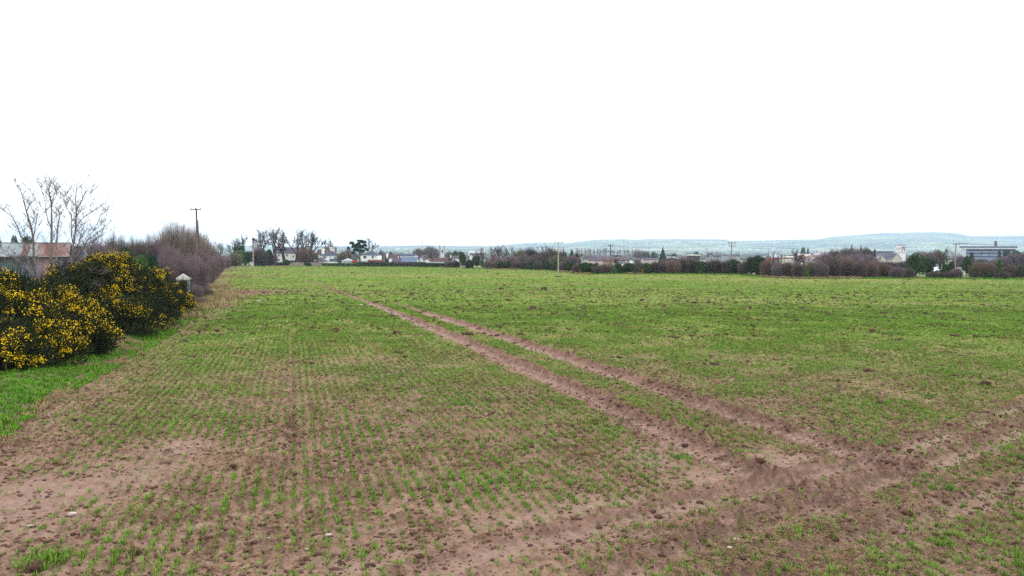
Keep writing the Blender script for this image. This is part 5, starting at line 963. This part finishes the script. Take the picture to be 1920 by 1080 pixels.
for a in [
 (1103, 1116, 488, 481.2, 300, 'left half of the pink houses with a brick chimney', PINK, PURP, 'side', 8, ((1108, 479, 3, BRICK),), ((1106, 1108, 490, 492.5), (1111, 1113, 490, 492.5))),
 (1116, 1130, 488.5, 482.5, 304, 'right half of the pink houses with three windows', PINK, PURP, 'side', 8, ((1115, 480, 2.5, BRICK),), ((1118.5, 1120.5, 487.2, 490), (1123, 1125, 487.2, 490))),
 (1087, 1094, 487, 478, 320, 'house behind a round red sign left of the pink houses', PINK, BRN, 'front', 8, ((1090, 476.5, 3, BRICK),), ()),
 (1128, 1172, 488, 483, 380, 'long brick works right of the pink houses', BRICK, BRN, 'side', 12, (), ((1164, 1165.2, 485, 490), (1139, 1141, 485.5, 488))),
 (1152, 1165, 481.2, 478.8, 385, 'dark flat roofed block on the brick works', PINK, DARK, 'flat', 8, (), ((1153, 1155.5, 480.5, 483),)),
 (1160, 1170, 493.5, 490, 300, 'grey roofed bungalow in front of the brick works', WH, PURP, 'side', 7, (), ((1163, 1165, 494, 496),)),
 (1171, 1184, 488, 484, 420, 'grey roofed house right of the brick works', PINK, PURP, 'side', 8, (), ()), (1180, 1187, 489, 486, 380, 'small white gabled house left of the willow', WH, PURP, 'front', 7, (), ()),
 (1186, 1200, 487, 484, 400, 'grey roof behind the round olive willow', GREYW, PURP, 'side', 8, (), ()), (1200, 1209, 489, 482.5, 400, 'taller purple roofed house right of the willow', PINK, PURP, 'front', 8, (), ()), (1209, 1234, 487, 484.3, 430, 'long low terrace left of the tall conifer', PINK, PURP, 'side', 8, (), ((1214, 1216, 488, 490), (1222, 1224, 488, 490))),
 (1253, 1268, 484.5, 481.5, 460, 'pale roofed house right of the tall conifer', GREYW, GREYW, 'side', 8, (), ()), (1266, 1280, 486, 483.3, 420, 'cream bungalow with a long roof edge right of the tall conifer', CREAM, PALEM, 'side', 8, (), ()),
 (1296, 1312, 479.5, 477.5, 400, 'dark shed with a pale flat roof behind the hedge', BRN, CREAM, 'flat', 10, (), ()), (1276, 1296, 484, 482.3, 420, 'pale low wall of houses left of the flat roofed shed', GREYW, PURP, 'side', 8, (), ()), (1329, 1338, 480.5, 475.3, 420, 'pale grey walled house with a grey roof left of the square frame', GREYW, PURP, 'front', 8, ((1335, 473.5, 2.2, BRICK),), ()),
 (1338, 1352, 481, 477.5, 450, 'pale house with a dark roof behind the square frame', GREYW, SLATE, 'side', 8, ((1350.5, 475.5, 1.8, BRICK),), ()), (1356, 1366, 479, 477, 520, 'small pale house left of the two arm pole', GREYW, PURP, 'side', 8, (), ()), (1380, 1388, 480, 478, 520, 'small dark roofed house right of the two arm pole', GREYW, DARK, 'side', 8, (), ()),
 (1448, 1464, 484, 477, 330, 'white walled house with a pale roof at the hedge corner', GREYW, PALEM, 'side', 8, ((1452, 475.5, 2, WH),), ()), (1449, 1462, 494, 484.5, 250, 'blue grey gable with a red roof edge at the hedge corner', mat('blue_gable', (.36, .40, .52), scale=1), RED, 'front', 9, (), ()),
 (1462, 1484, 485, 483.4, 300, 'low long red roof behind the broad bare tree', CREAM, RED, 'side', 8, (), ()), (1480, 1502, 482.5, 481.3, 380, 'long white flat roof behind the broad bare tree', GREYW, WH, 'flat', 10, (), ()), (1500, 1512, 479, 476, 480, 'pale pink roofed house above the squat glossy bush', PINK, PINK, 'side', 8, (), ()), (1511, 1524, 481, 477.3, 460, 'pink roofed terrace left of the crimson roof', PINK, PINK, 'side', 8, (), ((1515, 1517, 482, 484), (1520, 1522, 482, 484))),
 (1525, 1540, 481.3, 478.9, 440, 'house with a crimson roof', PINK, mat('crimson_tile', (.24, .08, .11), scale=1), 'side', 8, (), ()), (1528, 1541, 478, 473.8, 520, 'pale grey roof behind the crimson one', GREYW, GREYW, 'side', 8, ((1536, 473, 2, PINK),), ()), (1533, 1537.5, 489, 485.8, 330, 'small white gable low in the trees', WH, SLATE, 'front', 6, (), ()), (1538, 1541.5, 486, 482.3, 335, 'bright white gable beside the smaller one', WH, SLATE, 'front', 6, (), ()),
 (1727, 1738, 477, 472, 640, 'red brown roof above the great ivy tree', PINK, BRN, 'side', 8, ((1721.5, 471.5, 2, BRICK),), ()), (1738, 1752, 484, 480, 560, 'mauve roof right of the great ivy tree', PINK, PURP, 'side', 8, (), ())]:
    H(a[0], a[1], a[2], a[3], a[4], a[5], a[6], a[7], a[8], a[9], ch=a[10], win=a[11], group=TOWN, name='town_house')
# round road sign on its post near the pink houses
xx, _, zz = XZ(1091, 478.5, 235); t = thing('road_sign', 'round red brown sign on a post left of the pink houses', 'road sign', (xx, 235, Ts(xx, 235) - .2)); MB().tube([(0, .06, 0), (0, .06, zz - t.location.z)], .05, 6).build('post', GREYP, t); MB().tube([(0, 0, zz - t.location.z), (0, .05, zz - t.location.z)], .42, 16).build('disc', mat('sign_red', (.30, .08, .07), scale=1), t)
# glinting parked vehicles behind the hedge at right
def car(px, py, D, label, m):
    xx = ray(px, py)[0] * D; zt = XZ(px, py, D)[2]; t = thing('parked_car', label, 'car', (xx, D, zt - 1.45), R(random.uniform(-12, 12)), 'cars parked behind the right hedge')
    MB().prism([(-2.1, .3), (2.1, .3), (2.15, .75), (1.3, .85), (.7, 1.4), (-1.0, 1.42), (-1.7, .9), (-2.12, .8)], -.85, .85).build('body', m, t); MB().prism([(1.1, .88), (.62, 1.33), (-.95, 1.35), (-1.5, .92)], -.87, -.853).build('side_window', GLASS, t)
    for a in (-1.3, 1.3): MB().tube([(a, -.9, .32), (a, -.7, .32)], .32, 14).build('wheel', DARK, t)
SILV = mat('silver_paint', (.6, .65, .68), rough=.3, spec=.5); CARW = mat('white_paint', (.8, .8, .8), rough=.3, spec=.5); CARB = mat('blue_paint', (.2, .42, .55), rough=.3, spec=.5)
gz = [(1752, 500, 170, 'white car seen through twigs right of the great ivy tree', CARW), (1761, 501, 166, 'silver car right of the white one behind twigs', SILV), (1756, 505.5, 158, 'white car nearest the hedge right of the great ivy tree', CARW), (1767, 505, 160, 'silver car under the olive tinted tree', SILV), (1755, 496.5, 180, 'blue car in the back row right of the great ivy tree', CARB), (1799, 502, 165, 'silver car left of the ivy column', SILV)]
for a in gz: car(*a)
z_ = min(float(XZ(a[0], a[1], a[2])[2]) for a in gz)
# ---------------------------------------------------------------- distant trees and farms
def cone(px, D, wd, top, lb, k='conifer', nm='conifer_tree'): pl_(k, px, nm, lb, 'tree', px, D, wd, top)
cone(1243, 330, 19, 464.5, 'tall dark cone shaped conifer standing over the hedge'); cone(1215, 520, 8, 470, 'small dark conifer left of the tall one, left of a pair'); cone(1224, 520, 9, 471.5, 'small dark conifer left of the tall one, right of a pair', 'pinegreen', 'evergreen_tree'); cone(1155, 300, 11, 485, 'dark evergreen in front of the brick works', 'pinegreen', 'evergreen_tree'); cone(1195, 320, 12, 485.5, 'round olive willow among the town houses', 'olive', 'willow_tree')
for px, D, wd, top, k, lb in [(1254, 560, 9, 477, 'pinegreen', 'low dark evergreen right of the tall conifer'), (1264, 560, 11, 474.5, 'pinegreen', 'dark domed evergreen right of the tall conifer'), (1306, 520, 12, 471, 'pinegreen', 'dark spiky evergreen above the flat roofed shed'), (1300, 560, 7, 473, 'conifer', 'small conifer left above the flat roofed shed'), (1385, 560, 8, 476, 'pinegreen', 'dark round evergreen right of the two arm pole'),
   (1506, 640, 13, 462.5, 'pinegreen', 'blue dark evergreen against the plain, wider of two'), (1515, 640, 6, 464, 'pinegreen', 'narrow dark evergreen against the plain'), (1525.5, 700, 5, 470, 'conifer', 'tiny dark conifer over the pink roofs, left'), (1531, 700, 5, 469, 'conifer', 'tiny dark conifer over the pink roofs, right'), (1597, 330, 11, 458.5, 'conifer', 'dark conifer rising from the wood on the right'), (1614, 330, 14, 461, 'conifer', 'second dark conifer rising from the wood on the right'),
   (1630, 420, 16, 466, 'pinegreen', 'dark rounded evergreen left of the church'), (1640, 420, 9, 466, 'pinegreen', 'dark evergreen touching the church roof'), (853.5, 420, 13, 469, 'pinegreen', 'blue green evergreen right of the pinnacled tower'), (1874, 330, 9, 466, 'pinegreen', 'evergreen before the right part of the office block'), (1822, 300, 9, 471, 'pinegreen', 'small evergreen before the left part of the office block'), (1888, 330, 14, 466, 'pinegreen', 'dark evergreen at the right end of the office block'), (1906, 330, 18, 468, 'pinegreen', 'dark blue green evergreen near the right edge'), (1919, 320, 14, 478, 'pinegreen', 'dark evergreen at the right edge')]:
    pl_(k, int(px), 'evergreen_tree' if k != 'conifer' else 'conifer_tree', lb, 'tree', px, D, wd, top)
# dark pine on two stems
def pine():
    D = 262; xx = ray(672, 480)[0] * D; zb = Ts(xx, D) - .2; t = thing('pine_tree', 'large dark pine on two stems between the houses', 'tree', (xx, D, zb)); q = D / F
    Z = lambda r: XZ(0, r, D)[2] - zb
    X = lambda p: (p - 672) * q
    b = MB(); b.tube([(X(675), 0, 0), (X(674), 0, Z(480)), (X(676), 0, Z(462))], [.5, .4, .2], 7); b.tube([(X(667), .5, 0), (X(666), .4, Z(484)), (X(662), 0, Z(468))], [.35, .3, .15], 7); b.tube([(X(674), 0, Z(480)), (X(684), 0, Z(470)), (X(686), 0, Z(460))], [.3, .2, .1], 6); b.build('trunk', BARK, t)
    C, S_ = [], []
    for px, py, r in ((660, 457, 4.5), (664, 463, 6), (671, 459, 5), (677, 454, 5.5), (684, 455, 4.6), (685, 461, 4.5), (676, 464, 6.5), (686, 468, 3.5), (668, 470, 6), (679, 472, 5), (655, 466, 3.0), (662, 475, 4), (689, 470, 2.4), (672, 452, 3), (652, 464, 1.8)):
        C.append((X(px), random.uniform(-1, 1), Z(py))); S_.append((r * q * .95, r * q, r * q * .8))
    link('crown', np_mesh('crown', *leaves(C, S_, 11000, .26)), PINE, t)
pine()
# poplar screen and woods by the town
j = 0
for px in (1083, 1087, 1091, 1099, 1102, 1105, 1108, 1112, 1121, 1124, 1130, 1134, 1138, 1144, 1150, 1158, 1163, 1173, 1176, 1181, 1186, 1189, 1193, 1197):
    top = 461 + 2.2 * abs(math.sin(px * .9)) + (0 if px < 1150 else 1.5); pl_('poplar', j, 'poplar_tree', 'slim bare poplar in the long screen behind the pink houses and brick works', 'tree', px, 700 + 30 * (j % 3), 6.5 + 2 * (j % 2), top, group='bare poplar screen'); j += 1
for i, (px, D, wd, top, k, lb) in enumerate([(784, 600, 22, 464.5, 'russet', 'pinkish bare tree dome, left one before the church tower'), (808, 600, 34, 461.5, 'russet', 'largest pinkish bare tree dome left of the church tower'), (842, 560, 16, 470, 'olive', 'olive bare dome right of the church tower'), (862, 520, 14, 470, 'brown', 'brown bare dome behind the first ivy stump'), (806, 285, 8, 478, 'ivy', 'ivy clad tree stump by the white gabled bungalow'), (812, 285, 7, 480, 'olive', 'leaning ivy stump right of the white gabled bungalow'), (843, 270, 6, 481, 'ivy', 'thin ivy stump by the last white gable'),
   (1228, 620, 12, 472, 'russet', 'russet bare dome left of the tall conifer'), (1210, 640, 22, 471, 'purple', 'purple bare dome behind the brick works'), (1200, 640, 26, 469, 'russet', 'russet bare dome behind the willow')]):
    pl_(k, i, 'bare_tree', lb, 'tree', px, D, wd * 1.1, top, group='bare domed trees in the town')
# wooded right side, tree by tree
WG = 'bare wood on the right beyond the hedge'
for i, (px, D, wd, top, k) in enumerate([(1548, 190, 34, 473, 'purple'), (1566, 200, 34, 468, 'purple'), (1582, 230, 36, 464, 'brown'), (1600, 230, 34, 463, 'purple'), (1618, 240, 34, 464, 'brown'), (1574, 170, 34, 478, 'purple'), (1600, 180, 40, 476, 'purple'), (1626, 200, 36, 477, 'purple'), (1545, 160, 30, 484, 'purple'), (1642, 190, 30, 488, 'purple'), (1668, 230, 34, 491, 'brown'), (1694, 230, 30, 489, 'purple')]):
    pl_(k, i, 'bare_tree', ['purple grey', 'brown grey'][k == 'brown'] + ' bare tree of the wood, ' + ['leftmost of its upper edge', 'second from the left on its upper edge', 'left of the first dark conifer', 'below the first dark conifer', 'right of the second dark conifer', 'behind the round russet bush', 'low between the two conifers', 'just left of the church', 'low at the left foot', 'below the left end of the church', 'below the church nave', 'below the church tower'][i], 'tree', px, D, wd * 1.15, top, group=WG)
for i, (px, D, wd, top, k, lb) in enumerate([(1745, 300, 30, 471, 'purple', 'purple bare tree between the great ivy tree and the olive one'), (1755, 330, 26, 468, 'olive', 'olive bare tree behind the parked cars'), (1800, 240, 22, 478, 'purple', 'purple bare tree left of the office stair tower'), (1880, 260, 34, 482, 'purple', 'purple bare tree under the office block'), (1905, 260, 34, 474, 'purple', 'purple bare tree at the right end of the office block'), (1925, 250, 30, 470, 'purple', 'purple bare tree cut by the right edge'), (1840, 230, 34, 485, 'brown', 'brown bare tree under the middle of the office block'), (1815, 220, 30, 488, 'brown', 'brown bare tree under the office stair tower'), (1862, 220, 30, 488, 'purple', 'purple bare tree behind the upright evergreen')]):
    pl_(k, i, 'bare_tree', lb, 'tree', px, D, wd * 1.15, top, group=WG)
# a far belt of trees and hedgerow trees on the plain: too many to count
def belt():
    P = []; n = 4200; u = rng.uniform(-.5, .85, n); y = rng.choice([1000, 1300, 1700, 2200, 2800, 3400], n, p=[.22, .22, .20, .16, .12, .08]) * rng.uniform(.93, 1.07, n); x = u * y
    dens = fbm(x / 260, y / 90, 17, 3); ok = (dens > .50 + .05 * (y > 2400)) & ~((u < -.12) & (y < 800)); u, x, y = u[ok], x[ok], y[ok]; z = T(x, y); r = rng.uniform(1.6, 4.2, len(x)) * (1 + y / 5000); hh = r * rng.uniform(.6, 1.0, len(x)) / (1 + y / 2500); v0, f0 = lump(0, 5, 1, .3)
    V = v0[None] * rng.uniform(.8, 1.2, (len(x), len(v0), 1)) * np.stack([r * 1.5, r, hh], 1)[:, None] + np.stack([x, y, z + hh * .6], 1)[:, None]; F_ = (f0[None] + (np.arange(len(x)) * len(v0))[:, None, None]).reshape(-1, 3)
    tag(link('distant_woodland', np_mesh('distant_woodland', V.reshape(-1, 3), F_), mat('woodland', (.085, .075, .07), (.05, .06, .045), isl=.7, scale=.01)), 'grey brown woods and hedgerow trees spread over the far plain', 'woodland', kind='stuff')
belt()
rr_ = random.Random(5); k = 0
FS = [(1268, 453.5), (1275, 453.7), (1244, 457.2), (1249, 457.4), (1236, 457.3), (1229, 456), (1212, 456.2), (1184, 454), (1210, 467), (1160, 464.5), (1363, 462), (1405, 467), (1420, 467.3), (1451, 464.7), (1497, 459.6), (1524, 461.8), (1452, 455), (1731, 456.3), (1680, 464), (1727, 465), (1752, 464), (1759, 464.4), (1820, 460.3), (1832, 460.5), (1838, 460.8), (1912, 452.5), (1609, 454.6), (1606, 458.3), (1665, 456), (760, 466), (775, 468), (745, 465.5), (905, 468.3), (1610, 467), (1342, 466), (1350, 461)]
for px, py in FS:
    D = 5200 if py < 462 else 2600
    for _ in range(40):                  # slide along the line of sight until the farm stands on the ground
        p = XZ(px, py, D)
        if abs(p[2] - 4 - Ts(p[0], D)) < 3: break
        D += -60 if p[2] - 4 < Ts(p[0], D) else 60
        D = min(max(D, 1500), 6900)
    w_ = rr_.uniform(8, 16) * D / 5000; h_ = 4 * D / 5000 + 2; x_ = p[0]; z0 = Ts(x_, D)
    t = thing('farmhouse', 'tiny white farm building on the hazy slopes beyond the town', 'farm building', (x_, D, z0 - 1), 0, 'white farm buildings on the hills'); MB().box(-w_, w_, 0, 8, 0, h_ + 1).build('wall', WH, t)
    MB().prism([(-1, h_ + 1), (9, h_ + 1), (4, h_ + 3)], -w_ - .5, w_ + .5, 'x').build('roof', PALEM, t); k += 1

# ---------------------------------------------------------------- haze
hz = bpy.data.materials.new('haze'); hz.use_nodes = True; t = hz.node_tree; t.nodes.clear(); pv = N(t, 'ShaderNodeVolumePrincipled'); ot = N(t, 'ShaderNodeOutputMaterial'); t.links.new(pv.outputs[0], ot.inputs['Volume'])
pv.inputs['Color'].default_value = (.58, .80, 1.0, 1); pv.inputs['Density'].default_value = 1.6e-4; pv.inputs['Anisotropy'].default_value = .1
tag(MB().box(-12000, 12000, -430, 8400, -45, 175).build('haze', hz), 'pale blue haze over the valley and hills', 'haze', kind='stuff')
